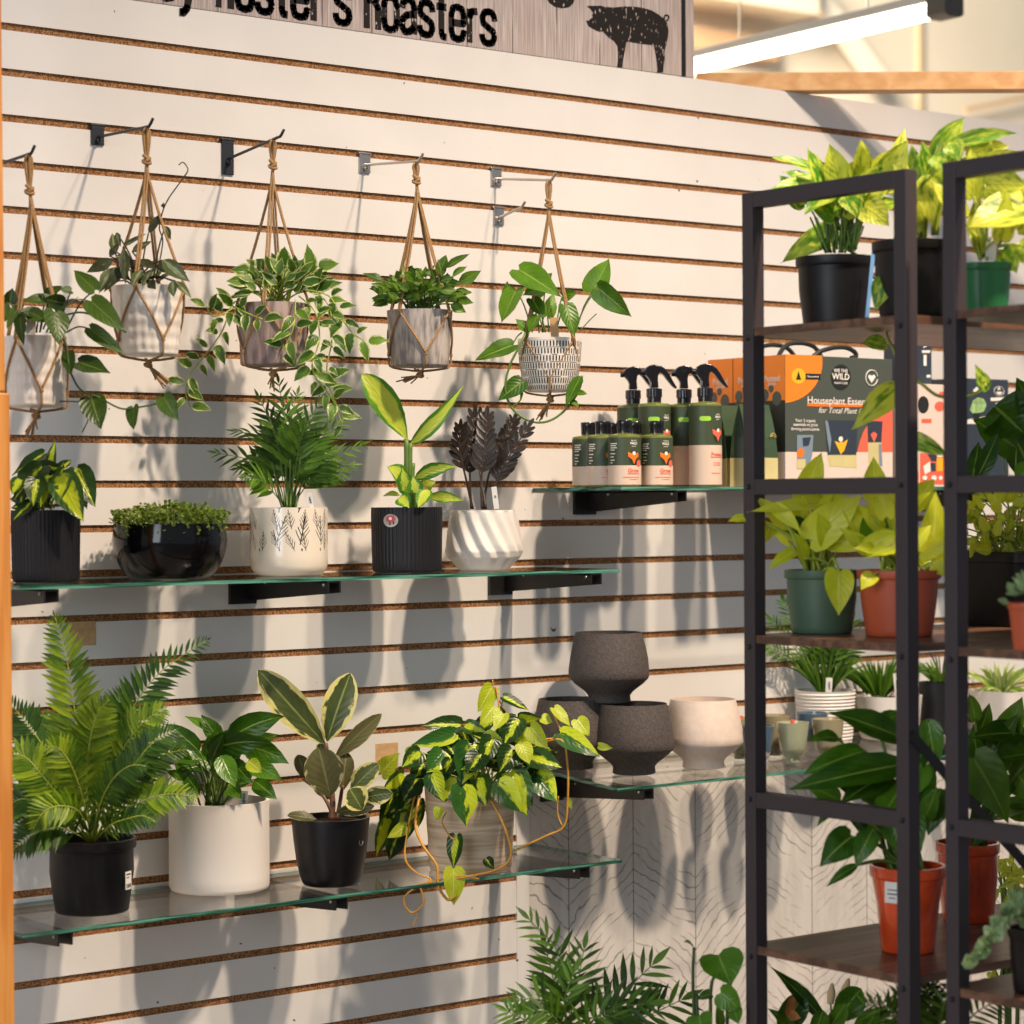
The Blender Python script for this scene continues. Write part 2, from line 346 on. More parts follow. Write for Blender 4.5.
def mat_sign():
    t = NT('grey_barn_boards'); v = t.obj(); s = t.n('ShaderNodeSeparateXYZ'); t.l(v, s.inputs[0]); x = s.outputs[0]
    g = t.noise(80, 5, t.scale(v, 4, 1, .12)); c2 = t.noise(2.5, 2, t.scale(v, 3, 1, .2))
    col = t.mix(t.ramp(g, .3, .72), lin('#9c8e88'), lin('#c8bcb6')); col = t.mix(t.math('MULTIPLY', t.ramp(c2, .4, .7), .35), col, lin('#b09c96'))
    e = t.math('ABSOLUTE', t.math('SUBTRACT', t.math('FRACT', t.math('MULTIPLY', x, 9.1)), .5))
    seam = t.math('MULTIPLY', t.math('LESS_THAN', e, .012), t.ramp(t.noise(8, 2, v), .35, .5))
    return t.done(t.bsdf(t.mix(t.math('MULTIPLY', seam, .8), col, lin('#4a3a32')), .7, spec=.2))
def mat_worn(name, h):                            # distressed black print: flecks of the board show through
    t = NT(name); v = t.obj(); k = t.ramp(t.noise(170, 4, t.scale(v, 1, 1, .4)), .63, .67)
    return t.done(t.bsdf(t.mix(k, lin(h), lin('#b5a59a')), .7, spec=.2))
def mat_glass():
    t = NT('shelf_glass'); tr = t.n('ShaderNodeBsdfTransparent'); tr.inputs[0].default_value = (.985, .995, .99, 1)
    gl = t.n('ShaderNodeBsdfGlossy'); gl.inputs['Roughness'].default_value = .03
    fr = t.n('ShaderNodeFresnel'); bf = t.n('ShaderNodeNewGeometry').outputs['Backfacing']; t.l(t.math('SUBTRACT', 1.5, t.math('MULTIPLY', bf, .8333)), fr.inputs[0]); m = t.n('ShaderNodeMixShader')
    t.l(fr.outputs[0], m.inputs[0]); t.l(tr.outputs[0], m.inputs[1]); t.l(gl.outputs[0], m.inputs[2]); return t.done(m.outputs[0])
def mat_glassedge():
    t = NT('glass_edge'); v = t.scale(t.obj(), .35, 1, 9); n = t.noise(26, 3, v)  # stretched noise paints streaked highlights into the edge green
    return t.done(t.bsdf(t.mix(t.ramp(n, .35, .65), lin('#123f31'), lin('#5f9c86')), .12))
def emit(name, h, st):
    t = NT(name); e = t.n('ShaderNodeEmission'); e.inputs[0].default_value = lin(h); e.inputs[1].default_value = st; return t.done(e.outputs[0])
MLAM, MMDF, MCHEV = mat_laminate(), mat_mdf(), mat_chevron()
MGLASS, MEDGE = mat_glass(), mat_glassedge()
MWHITE = pm('white_plastic', '#e6e2da', .4); MINK = pm('black_ink', '#191715', .6)
MSOIL = pm('potting_soil', '#2a1c14', .95, var=.6, nscale=300, bump=.6, bscale=400, spec=.1)
MBLK = pm('black_powder_coat', '#141211', .45, bump=.05, bscale=900)
MHOOKB = pm('dark_steel', '#34363c', .4, .4); MHOOKS = pm('bright_steel', '#b9b4ae', .28, .9)

# ------------------------------------------------------------------ wall, floor, room beyond
XL, XR, ZT = .9, 6.6, 2.420
G = .0763; GZ0 = 2.3475; GH = .0125; TH = .019
XE = 2.851                                        # the lower slatted board stops here
def slatwall(x0, x1, zlo, zhi, mb):
    """boards of white laminate with T-grooves of raw board between them"""
    gs = [GZ0 - G * k for k in range(40) if zlo < GZ0 - G * k < zhi]
    ed = [zhi] + [e for g in gs for e in (g + GH / 2, g - GH / 2)] + [zlo]
    for i in range(0, len(ed), 2):
        b, a = ed[i + 1], ed[i]
        vs = [(x, y, z) for z in (b, a) for y in (WALL, WALL + .0043) for x in (x0, x1)]
        mb.add(vs, [(0, 1, 5, 4)], mi=0, smooth=False)
        mb.add(vs, [(0, 2, 3, 1), (4, 5, 7, 6), (2, 6, 7, 3), (0, 4, 6, 2), (1, 3, 7, 5)], mi=1, smooth=False)
    mb.box(x0, x1, WALL + .010, WALL + TH, zlo, zhi, mi=1)
    for i in range(1, len(ed) - 1, 2):            # neck of each board, set back behind the lips
        pass
    mb.box(x0, x1, WALL + .0042, WALL + .0105, zlo, zhi, mi=1)
wb = MB(); ZS = 1.0
slatwall(XL, XR, ZS, ZT, wb); slatwall(XL, XE, .2, ZS, wb)
wb.box(XL, XR, WALL + TH, WALL + .09, .0, ZT - .001, mi=2)
struct(wb.build('wall_back', [MLAM, MMDF, pm('partition_core', '#8d8378', .8)]))
pb = MB(); pb.box(XE + .0005, XR, WALL + .004, WALL + .0185, .1, ZS - .0005)
struct(pb.build('wall_panel', MCHEV))
eb = MB(); eb.box(XE - .001, XE + .030, WALL - .0015, WALL + .0035, .2, ZS - .02); struct(eb.build('trim_1', MLAM))
fl = MB(); fl.box(-4, 11, -6, 13, -.05, 0); struct(fl.build('floor', pm('sealed_concrete', '#8f8377', .4, var=.12, nscale=3)))
MCREAM = pm('cream_paint', '#eadabf', .8, var=.02, nscale=2)
fw = MB(); fw.box(-4, 22, 12.6, 12.7, 0, 7.5); struct(fw.build('wall_far', MCREAM))
def far(px, py, y=12.6): return yp(px, py, y)
# soffit, brown recess, leaning brace and seams on the far wall
a, b = far(640, -60), far(780, 24); t_ = MB(); t_.box(a.x, b.x, 12.2, 12.6, b.z, a.z); struct(t_.build('trim_2', MCREAM))
a, b = far(640, 24), far(764, 64); t_ = MB(); t_.box(a.x, b.x, 12.45, 12.6, b.z, a.z); struct(t_.build('trim_3', pm('tan_paint', '#c39a72', .8)))
t_ = MB(); t_.bar(far(812, -8, 12.4), far(880, 82, 12.4), .13, .1, up=V((0, 1, 0))); struct(t_.build('trim_4', pm('pale_board', '#f3e6cf', .7)))
a, b = far(916, -40), far(921, 120); t_ = MB(); t_.box(a.x, b.x, 12.57, 12.6, 1.2, a.z); struct(t_.build('trim_5', pm('seam_strip', '#cdb48d', .8)))
t_ = MB(); t_.bar(far(965, 110, 12.5), far(1060, 90, 12.5), .03, .03); struct(t_.build('trim_6', pm('tan_strip', '#d2aa78', .8)))

# wooden post at the left edge of the picture and the rail on top of the partition
MPINE = mat_wood('pine', '#bd7630', '#d6954a', 2, 16, .5); MPINE2 = mat_wood('pine_rail', '#cd9860', '#deb07a', 0, 9, .55)
pl = MB(); YP = 3.30
def postx(py, px): return yp(px, py, YP).x
zb, zm, zt_ = 0, yp(8, 393, YP).z, 2.6
for (z0, z1, xa, xb, w) in ((zb, zm, postx(1024, 15), postx(400, 10), .11), (zm + .002, zt_, postx(393, 5.5), postx(100, 1.5), .105)):
    if z0 == 0: xa = xa - (xb - xa) * (yp(15, 1024, YP).z / (zm - yp(15, 1024, YP).z)) * -1 * -1
    vs = [(x, y, z) for (z, xr) in ((z0, xa), (z1, xb)) for y in (YP, YP + .05) for x in (xr - w, xr)]
    pl.add(vs, [(0, 2, 3, 1), (4, 5, 7, 6), (0, 1, 5, 4), (2, 6, 7, 3), (0, 4, 6, 2), (1, 3, 7, 5)], smooth=False)
o = pl.build('wooden_post', MPINE, bevel=.002); tag(o, 'orange-brown upright wooden post at the left edge beside the shelves', 'post')
rb = MB(); A = yp(784, 90, WALL); A.z = ZT + .0008; B = dp(1120, 84, dep(A)); d_ = V((B.x - A.x, B.y - A.y, 0)).normalized()
hgt = .039; side = V((0, 0, 1)).cross(d_) * .05
if side.y < 0: side = -side
rb.obox(A - d_ * .185, d_ * 1.4, side, (0, 0, hgt)); o = rb.build('wooden_rail', MPINE2, bevel=.0015)
tag(o, 'pale wooden rail resting on the wall top right of the pig sign', 'beam')

# sign of printed barn boards above the slats
sx1, sx0 = yp(694, 78, WALL).x, .95
st = thing('wall_sign', 'grey barn-board sign with black lettering and pig silhouette above the slatted wall', 'sign', ((sx0 + sx1) / 2, WALL, ZT))
sb = MB(); sb.box(sx0, sx1, WALL - .001, WALL + .02, ZT + .0005, ZT + .34); sb.build('sign_board', mat_sign(), st, bevel=.001)
ys = WALL - .0016
def sg(px, py): p = yp(px, py, ys); return p
def fit_text(mb, txt, x0, x1, z0, xh, y, bold=.05):
    tmp = MB(); letters(tmp, txt, lambda u, v: V((u, v, 0)), 1, bold, 'LEFT'); ref = MB(); letters(ref, 'x', lambda u, v: V((u, v, 0)), 1, 0, 'LEFT')
    us = [p.x for p in tmp.v]; bl = min(p.y for p in ref.v); h = max(p.y for p in ref.v) - bl; u0, u1 = min(us), max(us)
    mb.add([V((x0 + (p.x - u0) / (u1 - u0) * (x1 - x0), y, z0 + (p.y - bl) / h * xh)) for p in tmp.v], tmp.f, smooth=False)
lt = MB(); zb_ = sg(366, 28.5).z; xh = 32 * dep(sg(480, 30)) / FOC
sw = 7.2 * dep(sg(480, 30)) / FOC
heavy(lt, "Roasters", sg(364, 28).x, sg(497.5, 46).x, zb_ + sw * .3, xh, ys, sw); heavy(lt, "Roster's", sg(215, 8).x, sg(353, 26).x, zb_ + sw * .3, xh, ys, sw); heavy(lt, "by", sg(158, 4).x, sg(198, 8).x, zb_ + sw * .3, xh, ys, sw)
MWORN = mat_worn('worn_black_print', '#231f1d')
lt.build('lettering', MWORN, st)
pig = [(322, 36), (345, 32), (360, 33), (405, 32), (420, 38), (470, 42), (500, 40), (540, 36), (600, 38), (650, 46), (690, 58), (725, 78), (752, 98), (768, 108), (772, 120), (780, 130), (788, 175), (785, 215), (775, 255), (764, 300), (768, 330), (762, 365), (757, 412), (722, 414), (724, 400), (722, 360), (715, 310), (706, 262), (690, 256), (640, 250), (590, 243), (560, 236), (548, 240), (540, 290), (530, 340), (526, 384), (496, 382), (500, 345), (500, 300), (497, 262), (480, 235), (450, 215), (425, 190), (415, 178), (390, 180), (360, 165), (335, 150), (326, 135), (320, 117), (332, 118), (345, 108), (352, 90), (360, 70), (350, 62), (345, 50)]
pg = MB(); poly(pg, [(530 + a / 5.69, b / 5.69) for a, b in pig], lambda a, b: sg(a, b))
tl = [(765, 112), (763, 95), (770, 86), (783, 86), (790, 98), (786, 112), (776, 118)]
pg.tube([sg(530 + a / 5.69, b / 5.69) for a, b in tl], .0016, 5)
pg.build('pig_silhouette', MWORN, st)
rs = MB(); poly(rs, [(530 + a / 5.69, b / 5.69) for a, b in [(95, -10), (110, 15), (140, 38), (180, 47), (220, 42), (245, 22), (255, -5), (240, -60), (180, -80), (120, -60)]], lambda a, b: sg(a, b)); rs.build('animal_silhouette', MWORN, st)
bd = MB(); bd.box(sg(681.5, 40).x, sg(685.5, 40).x, WALL - .002, WALL - .0012, ZT + .001, ZT + .34); bd.build('border_line', MBLK, st)

# strip lamp hanging in the room beyond
P1, P2 = dp(938, 8, 6.5), dp(682, 66, 7.38); P1.z = P2.z = (P1.z + P2.z) / 2
ax = (P2 - P1).normalized(); sd = ax.cross(V((0, 0, 1))).normalized(); ll = (P2 - P1).length
tb = thing('strip_light', 'glowing white strip lamp hanging beyond the slatted wall', 'lamp', P1)
h = MB(); h.prism([(-.032, .01), (-.026, .036), (0, .044), (.026, .036), (.032, .01)], P1, sd, V((0, 0, 1)), ax, ll); h.build('housing', pm('grey_housing', '#c8c2b6', .4), tb)
h = MB(); h.prism([(.032, .009), (.03, -.012), (.018, -.026), (0, -.03), (-.018, -.026), (-.03, -.012), (-.032, .009)], P1 + ax * .01, sd, V((0, 0, 1)), ax, ll - .02); h.build('diffuser', emit('lamp_glow', '#fff1d8', 9), tb)
for q, nm in ((P1 - ax * .06, 'end_cap'), (P2, 'end_cap')):
    h = MB(); h.prism([(-.036, -.028), (-.036, .03), (-.02, .046), (.02, .046), (.036, .03), (.036, -.028), (.02, -.036), (-.02, -.036)], q, sd, V((0, 0, 1)), ax, .07); h.build(nm, pm('dark_cap', '#4a443e', .5), tb)
h = MB()
for k in (.25, .75): h.tube([P1 + ax * ll * k + V((0, 0, .04)), P1 + ax * ll * k + V((0, 0, 1.5))], .003)
h.build('hanging_wire', MHOOKS, tb)

# masking-tape patches on the slats
def tape(x0, y0, x1, y1, lab):
    a, b = yp(x0, y0, WALL), yp(x1, y1, WALL); m = MB(); m.box(a.x, b.x, WALL - .0006, WALL, b.z, a.z)
    tag(m.build('price_sticker', pm('tan_tape', '#c9a274', .7, var=.1, nscale=90)), lab, 'sticker')
tape(69, 622, 96, 645, 'tan paper sticker on the wall behind the fern, under the pot shelf'); tape(375.5, 744, 398, 768, 'tan square sticker on the wall between rubber plant and trailing vine plant')

# ------------------------------------------------------------------ glass shelves on black brackets
GT = .0062
def shelf(x0, x1, z, lab, dpth=.270, tilt=0):
    m = MB(); y0, y1 = WALL - dpth, WALL - .003
    vs = [(x, y, zz + (tilt if y == y1 else 0)) for zz in (z - GT, z) for y in (y0, y1) for x in (x0, x1)]
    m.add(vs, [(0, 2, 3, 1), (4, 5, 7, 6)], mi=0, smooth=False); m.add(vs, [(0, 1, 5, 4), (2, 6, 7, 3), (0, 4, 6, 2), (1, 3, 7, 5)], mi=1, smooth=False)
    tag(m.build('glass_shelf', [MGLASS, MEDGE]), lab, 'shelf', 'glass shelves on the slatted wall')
def bracket(x, z, lab, L=.268, h=.040):
    m = thing('shelf_bracket', lab, 'bracket', (x, WALL, z), 'black shelf brackets')
    b = MB(); zt = z - GT - .0006; w = .003
    for sx in (-.013, .010):
        b.prism([(0, 0), (L, 0), (L, -.020), (0, -h)], (x + sx, WALL - .001, zt), (0, -1, 0), (0, 0, 1), (w, 0, 0), 1)
    b.box(x - .013, x + .013, WALL - L, WALL - .001, zt - .003, zt); b.build('bracket_arm', MBLK, m)
    b = MB(); b.box(x - .048, x + .006, WALL - .008, WALL - .0003, zt - h - .006, zt); b.build('wall_plate', MBLK, m)
    for sy in (L - .012, L - .2): b = MB(); b.ball((x - .0135, WALL - sy, zt - .007), .0026, 6); b.build('rivet', MHOOKS, m)
ZB, ZM, ZU, ZL = .884, 1.424, 1.577, 1.0165
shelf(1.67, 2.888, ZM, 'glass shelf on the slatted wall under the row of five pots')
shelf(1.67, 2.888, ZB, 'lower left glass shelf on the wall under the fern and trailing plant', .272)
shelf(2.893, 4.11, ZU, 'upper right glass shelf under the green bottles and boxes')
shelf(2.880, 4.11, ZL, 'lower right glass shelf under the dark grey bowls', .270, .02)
def zl(off): return ZL + .02 * (.27 - off) / .27 + .0045
def bx(px, py, z): return yp(px, py, WALL - .268).x - .012
for (z, pxs, nm) in ((ZM, ((58, 590), (340, 585), (601, 577)), 'left glass shelf with five pots'), (ZB, ((72, 935), (347, 905), (589, 872)), 'bottom glass shelf with the fern')):
    for (px, py), w in zip(pxs, ('left', 'middle', 'right')): bracket(bx(px, py, z) - .0, z, 'black steel %s bracket under the %s' % (w, nm))
bracket(yp(686, 494, WALL - .268).x - .012, ZU, 'black steel bracket under the glass shelf of green bottles')
bracket(yp(653, 790, WALL - .268).x - .012, ZL, 'black steel bracket under the glass shelf of dark bowls')
bracket(4.0, ZU, 'black steel far bracket under the glass shelf with bottles and boxes'); bracket(4.0, ZL, 'black steel far bracket under the glass shelf of cups and white pots')

# ------------------------------------------------------------------ hooks in the grooves
def hook(px, py, tpx, tpy, mat, lab, ph=.030, pw=.024, L=None, wall_px=None):
    p = yp(px, py, WALL); T = xp(tpx, tpy, p.x); L = (WALL - T.y) if L is None else L
    T = V((p.x, WALL - L, T.z)); r = thing('wall_hook', lab, 'hook', (p.x, WALL, p.z), 'wire hooks on the slatted wall')
    m = MB(); m.box(p.x - pw / 2, p.x + pw / 2, WALL - .004, WALL - .0004, p.z - ph / 2, p.z + ph / 2); m.box(p.x - pw / 2 - .002, p.x + pw / 2 + .002, WALL - .005, WALL + .004, p.z + ph / 2, p.z + ph / 2 + .004); m.build('hook_plate', mat, r, bevel=.001)
    m = MB(); s0 = V((p.x, WALL - .004, p.z - .002)); e = T + V((0, .022, -.007))
    m.tube([s0, s0.lerp(e, .5), e, e + V((0, -.010, .001)), T + V((0, 0, .004))], .0026, 8, sub=4)
    m.build('hook_rod', mat, r); m = MB(); m.ball(s0 + V((0, -.003, -.006)), .005, 8); m.build('rivet', mat, r); return T, e
HK = [hook(97, 136, 153, 121, MHOOKB, 'dark steel hook holding the white dimpled hanging pot', .032), hook(227, 158, 284, 132, MHOOKB, 'tall dark steel hook holding the mauve pot of trailing plant', .060),
      hook(364, 164, 423, 156, MHOOKS, 'bright steel hook holding the grey hanging pot with bushy plant', .034), hook(495.5, 178, 556, 175, MHOOKS, 'bright steel hook holding the dashed hanging pot', .032)]
hook(498, 217, 525, 204, MHOOKS, 'empty short bright steel hook below the hook of the dashed pot', .032)
p_ = yp(-16, 172, WALL); HK.insert(0, hook(-16, 168, 32, 149, MHOOKB, 'dark steel hook at the left edge holding the leftmost hanging pot', .032, L=.185))
# ------------------------------------------------------------------ plant materials
def stemm(n, h): return pm(n, h, .5, var=.12, nscale=60)
S_GREEN = stemm('green_stem', '#5d7a2e'); S_DARK = stemm('dark_stem', '#3c5226'); S_ORANGE = stemm('orange_stem', '#c08a2e'); S_BROWN = stemm('brown_stem', '#6e4a30'); S_LIME = stemm('lime_stem', '#9aa83c'); S_BLACK = stemm('blackish_stem', '#3a2b24')
L_POTHOS = leafmat('pothos_leaf', '#23390c', '#4a661c', rib='#6d8238')
L_POTHOSL = leafmat('bright_pothos_leaf', '#335a0e', '#66921f', rib='#94b04a')
L_HOYA = leafmat('narrow_dark_leaf', '#2f3520', '#59623a', alt='#8f9a70', pattern='center', thr=.05)
L_NJOY = leafmat('cream_edged_leaf', '#34560f', '#628428', alt='#cdd38c', pattern='edge', thr=.80)
L_IVY = leafmat('bushy_leaf', '#32500f', '#6a8e28', rib='#82a548')
L_BRASIL = leafmat('lime_striped_leaf', '#16300c', '#34581a', alt='#b9c926', pattern='center', thr=.30, rough=.3)
L_BRASIL2 = leafmat('lime_half_leaf', '#1b3c14', '#376826', alt='#bfd02c', pattern='side', thr=.55, rough=.3)
L_LIME = leafmat('lime_leaf', '#a9bb1e', '#cfd848', rib='#dfe68a', trans=.35)
L_MOSS = leafmat('tiny_leaf', '#3e5a16', '#8a9c36')
L_PALM = leafmat('palm_leaf', '#2a480e', '#67902a')
L_DIEF = leafmat('yellow_centred_leaf', '#3f7a1e', '#5f9a2c', alt='#c3d24a', pattern='center', thr=.62)
L_ZZ = leafmat('blackish_leaf', '#1e1814', '#3a3028', rib='#4a3e34', rough=.3, trans=.1)
L_FERN = leafmat('fern_leaf_lit', '#46700f', '#9fb82a', trans=.38)  # lit fronds: light put into a paler copy of the fern green
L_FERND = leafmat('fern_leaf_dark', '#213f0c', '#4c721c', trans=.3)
L_RUBBER = leafmat('cream_edged_rubber_leaf', '#3f4d26', '#5f6a38', alt='#e0d586', pattern='edge', thr=.72, soft=.05, rib='#9aa35a')
L_RUBBERD = leafmat('olive_rubber_leaf', '#4a4a2a', '#6d6a42', alt='#c8bd86', pattern='edge', thr=.95, soft=.04, rib='#8c8a58')
L_NEON = leafmat('neon_leaf', '#c4d01a', '#ecee4a', rib='#eef080', trans=.45)
L_MARB = leafmat('marbled_leaf', '#3c7a16', '#6da22a', alt='#c8d34a', pattern='mottle', thr=.52)
L_MARBY = leafmat('yellow_marbled_leaf', '#668a18', '#93ac28', alt='#d3d84a', pattern='mottle', thr=.42, trans=.4)
L_GLOSS = leafmat('glossy_green_leaf', '#264c0a', '#5a8a1e', rib='#90aa48', rough=.28)
L_SUCC = leafmat('succulent_leaf', '#7a9660', '#b3c890')
L_SPIDER = leafmat('spider_leaf', '#7ea238', '#b5c75c', alt='#dfe3b0', pattern='center', thr=.2)

# ------------------------------------------------------------------ pot materials
P_WHITE = pm('white_glaze', '#e4ddd2', .35, coat=.2); P_MATTW = pm('matt_white', '#ddd6cc', .55, var=.02, nscale=8)
def mat_dimple():
    t = NT('white_hammered_glaze'); vo = t.n('ShaderNodeTexVoronoi', feature='SMOOTH_F1'); vo.inputs['Scale'].default_value = 62; t.l(t.scale(t.obj(), 1, 1, .62), vo.inputs['Vector'])
    return t.done(t.bsdf(lin('#e2dacf'), .38, coat=.15, bump=vo.outputs['Distance'], bstr=.5, bdist=.004))
P_DIMP = mat_dimple()
P_RIB = pm('black_ribbed_clay', '#17171b', .5, spec=.35); P_NURS = pm('black_nursery_plastic', '#100f10', .45, spec=.35, var=.25, nscale=35)
P_GLOSSB = pm('black_gloss_glaze', '#080708', .10, spec=.38); P_SATB = pm('black_satin', '#0e0d10', .34, spec=.4)
def mat_streak(name, a, b, sx=90):
    t = NT(name); v = t.obj(); n = t.noise(sx, 4, t.scale(v, 1, 1, .16)); g = t.noise(20, 3, v)
    f = t.math('ADD', t.math('MULTIPLY', n, .8), t.math('MULTIPLY', g, .3))
    return t.done(t.bsdf(t.mix(t.ramp(f, .4, .68), lin(a), lin(b)), .75, bump=n, bstr=.6, bdist=.004))
P_MAUVE = mat_streak('mauve_combed_clay', '#76605c', '#a8948c'); P_GREYC = mat_streak('grey_combed_clay', '#7b7470', '#b6aca4', 110)
def mat_dash():
    t = NT('white_with_black_dashes'); uv = t.n('ShaderNodeUVMap').outputs[0]; s = t.n('ShaderNodeSeparateXYZ'); t.l(uv, s.inputs[0]); u, v = s.outputs[0], s.outputs[1]
    rows = t.math('MULTIPLY', t.math('SUBTRACT', v, .16), 10.5); ri = t.math('FLOOR', rows); rf = t.math('FRACT', rows)
    cols = t.math('ADD', t.math('MULTIPLY', u, 62.0), t.math('MULTIPLY', t.math('SINE', t.math('MULTIPLY', ri, 7.3)), 3.0)); cf = t.math('FRACT', cols)
    wn = t.noise(30, 2, t.obj()); cf2 = t.math('ABSOLUTE', t.math('SUBTRACT', t.math('ADD', cf, t.math('MULTIPLY', t.math('SUBTRACT', wn, .5), .35)), .5))
    dash = t.math('MULTIPLY', t.math('LESS_THAN', cf2, .23), t.math('MULTIPLY', t.math('GREATER_THAN', rf, .18), t.math('LESS_THAN', rf, .93)))
    ring = t.math('MULTIPLY', t.math('LESS_THAN', rf, .10), t.math('GREATER_THAN', wn, .47)); k = t.math('MAXIMUM', dash, ring)
    k = t.math('MULTIPLY', k, t.math('MULTIPLY', t.math('GREATER_THAN', v, .16), t.math('LESS_THAN', v, .83)))
    return t.done(t.bsdf(t.mix(k, lin('#e3dace'), lin('#26211f')), .4))
def mat_floral():
    """cream glaze with sprigs of small black leaves on the upper two thirds"""
    t = NT('cream_with_black_sprigs'); uv = t.n('ShaderNodeUVMap').outputs[0]; s = t.n('ShaderNodeSeparateXYZ'); t.l(uv, s.inputs[0]); u, v = s.outputs[0], s.outputs[1]
    def sprig(nu, nv, ou, ov, ang):
        a = t.math('ADD', t.math('MULTIPLY', u, nu), ou); b = t.math('ADD', t.math('MULTIPLY', v, nv), ov)
        ca, cb = t.math('FLOOR', a), t.math('FLOOR', b); h = t.math('FRACT', t.math('MULTIPLY', t.math('SINE', t.math('ADD', t.math('MULTIPLY', ca, 12.9), t.math('MULTIPLY', cb, 78.2))), 437.5))
        x = t.math('SUBTRACT', t.math('FRACT', a), .5); y = t.math('SUBTRACT', t.math('FRACT', b), .5)
        tl = t.math('MULTIPLY', t.math('SUBTRACT', h, .5), ang); x2 = t.math('ADD', x, t.math('MULTIPLY', y, tl))
        d = t.math('ABSOLUTE', x2); arm = t.math('ABSOLUTE', t.math('SINE', t.math('MULTIPLY', t.math('ADD', y, t.math('MULTIPLY', d, -1.1)), 17.0)))
        lim = t.math('MULTIPLY', t.math('SUBTRACT', .46, t.math('ABSOLUTE', y)), .75)
        lf = t.math('MULTIPLY', t.math('LESS_THAN', arm, .42), t.math('LESS_THAN', d, lim)); lf = t.math('MULTIPLY', lf, t.math('GREATER_THAN', d, .03))
        st = t.math('MULTIPLY', t.math('LESS_THAN', d, .025), t.math('LESS_THAN', t.math('ABSOLUTE', y), .45))
        return t.math('MULTIPLY', t.math('MAXIMUM', lf, st), t.math('GREATER_THAN', h, .28))
    k = t.math('MAXIMUM', sprig(17, 4.6, .2, .1, 1.6), sprig(11, 3.1, .6, .55, -1.3)); k = t.math('MULTIPLY', k, t.math('MULTIPLY', t.math('GREATER_THAN', v, .42), t.math('LESS_THAN', v, .9)))
    return t.done(t.bsdf(t.mix(k, lin('#e2d6c2'), lin('#2a2320')), .22, coat=.4))
P_DASH, P_FLOR = mat_dash(), mat_floral()
def mat_bands(name, a, b, n=26):
    t = NT(name); v = t.obj(); s = t.n('ShaderNodeSeparateXYZ'); t.l(v, s.inputs[0])
    nz = t.noise(24, 3, t.scale(v, .25, .25, 6)); return t.done(t.bsdf(t.mix(t.ramp(nz, .35, .65), lin(a), lin(b)), .55))
P_BAND = mat_bands('banded_beige_clay', '#bb9f82', '#dac5ab')
P_STONE = pm('dark_speckled_stoneware', '#4d4541', .75, var=.22, nscale=220, bump=.5, bscale=300); P_BONE = pm('bone_stoneware', '#dcc9b8', .6, var=.05, nscale=60, bump=.2, bscale=200)
P_TERRA = pm('terracotta_plastic', '#b4502e', .45); P_GREEN = pm('green_plastic', '#48604a', .45); P_GREENB = pm('bright_green_plastic', '#1f6e3c', .35); P_RED = pm('orange_red_gloss', '#d2481a', .15, coat=.6, var=.25, nscale=18)
MJUTE = pm('jute_cord', '#a9855c', .9, var=.3, nscale=700, bump=.8, bscale=900, spec=.1)
W_TAG = pm('bare_wood_tag', '#c99d6c', .7)

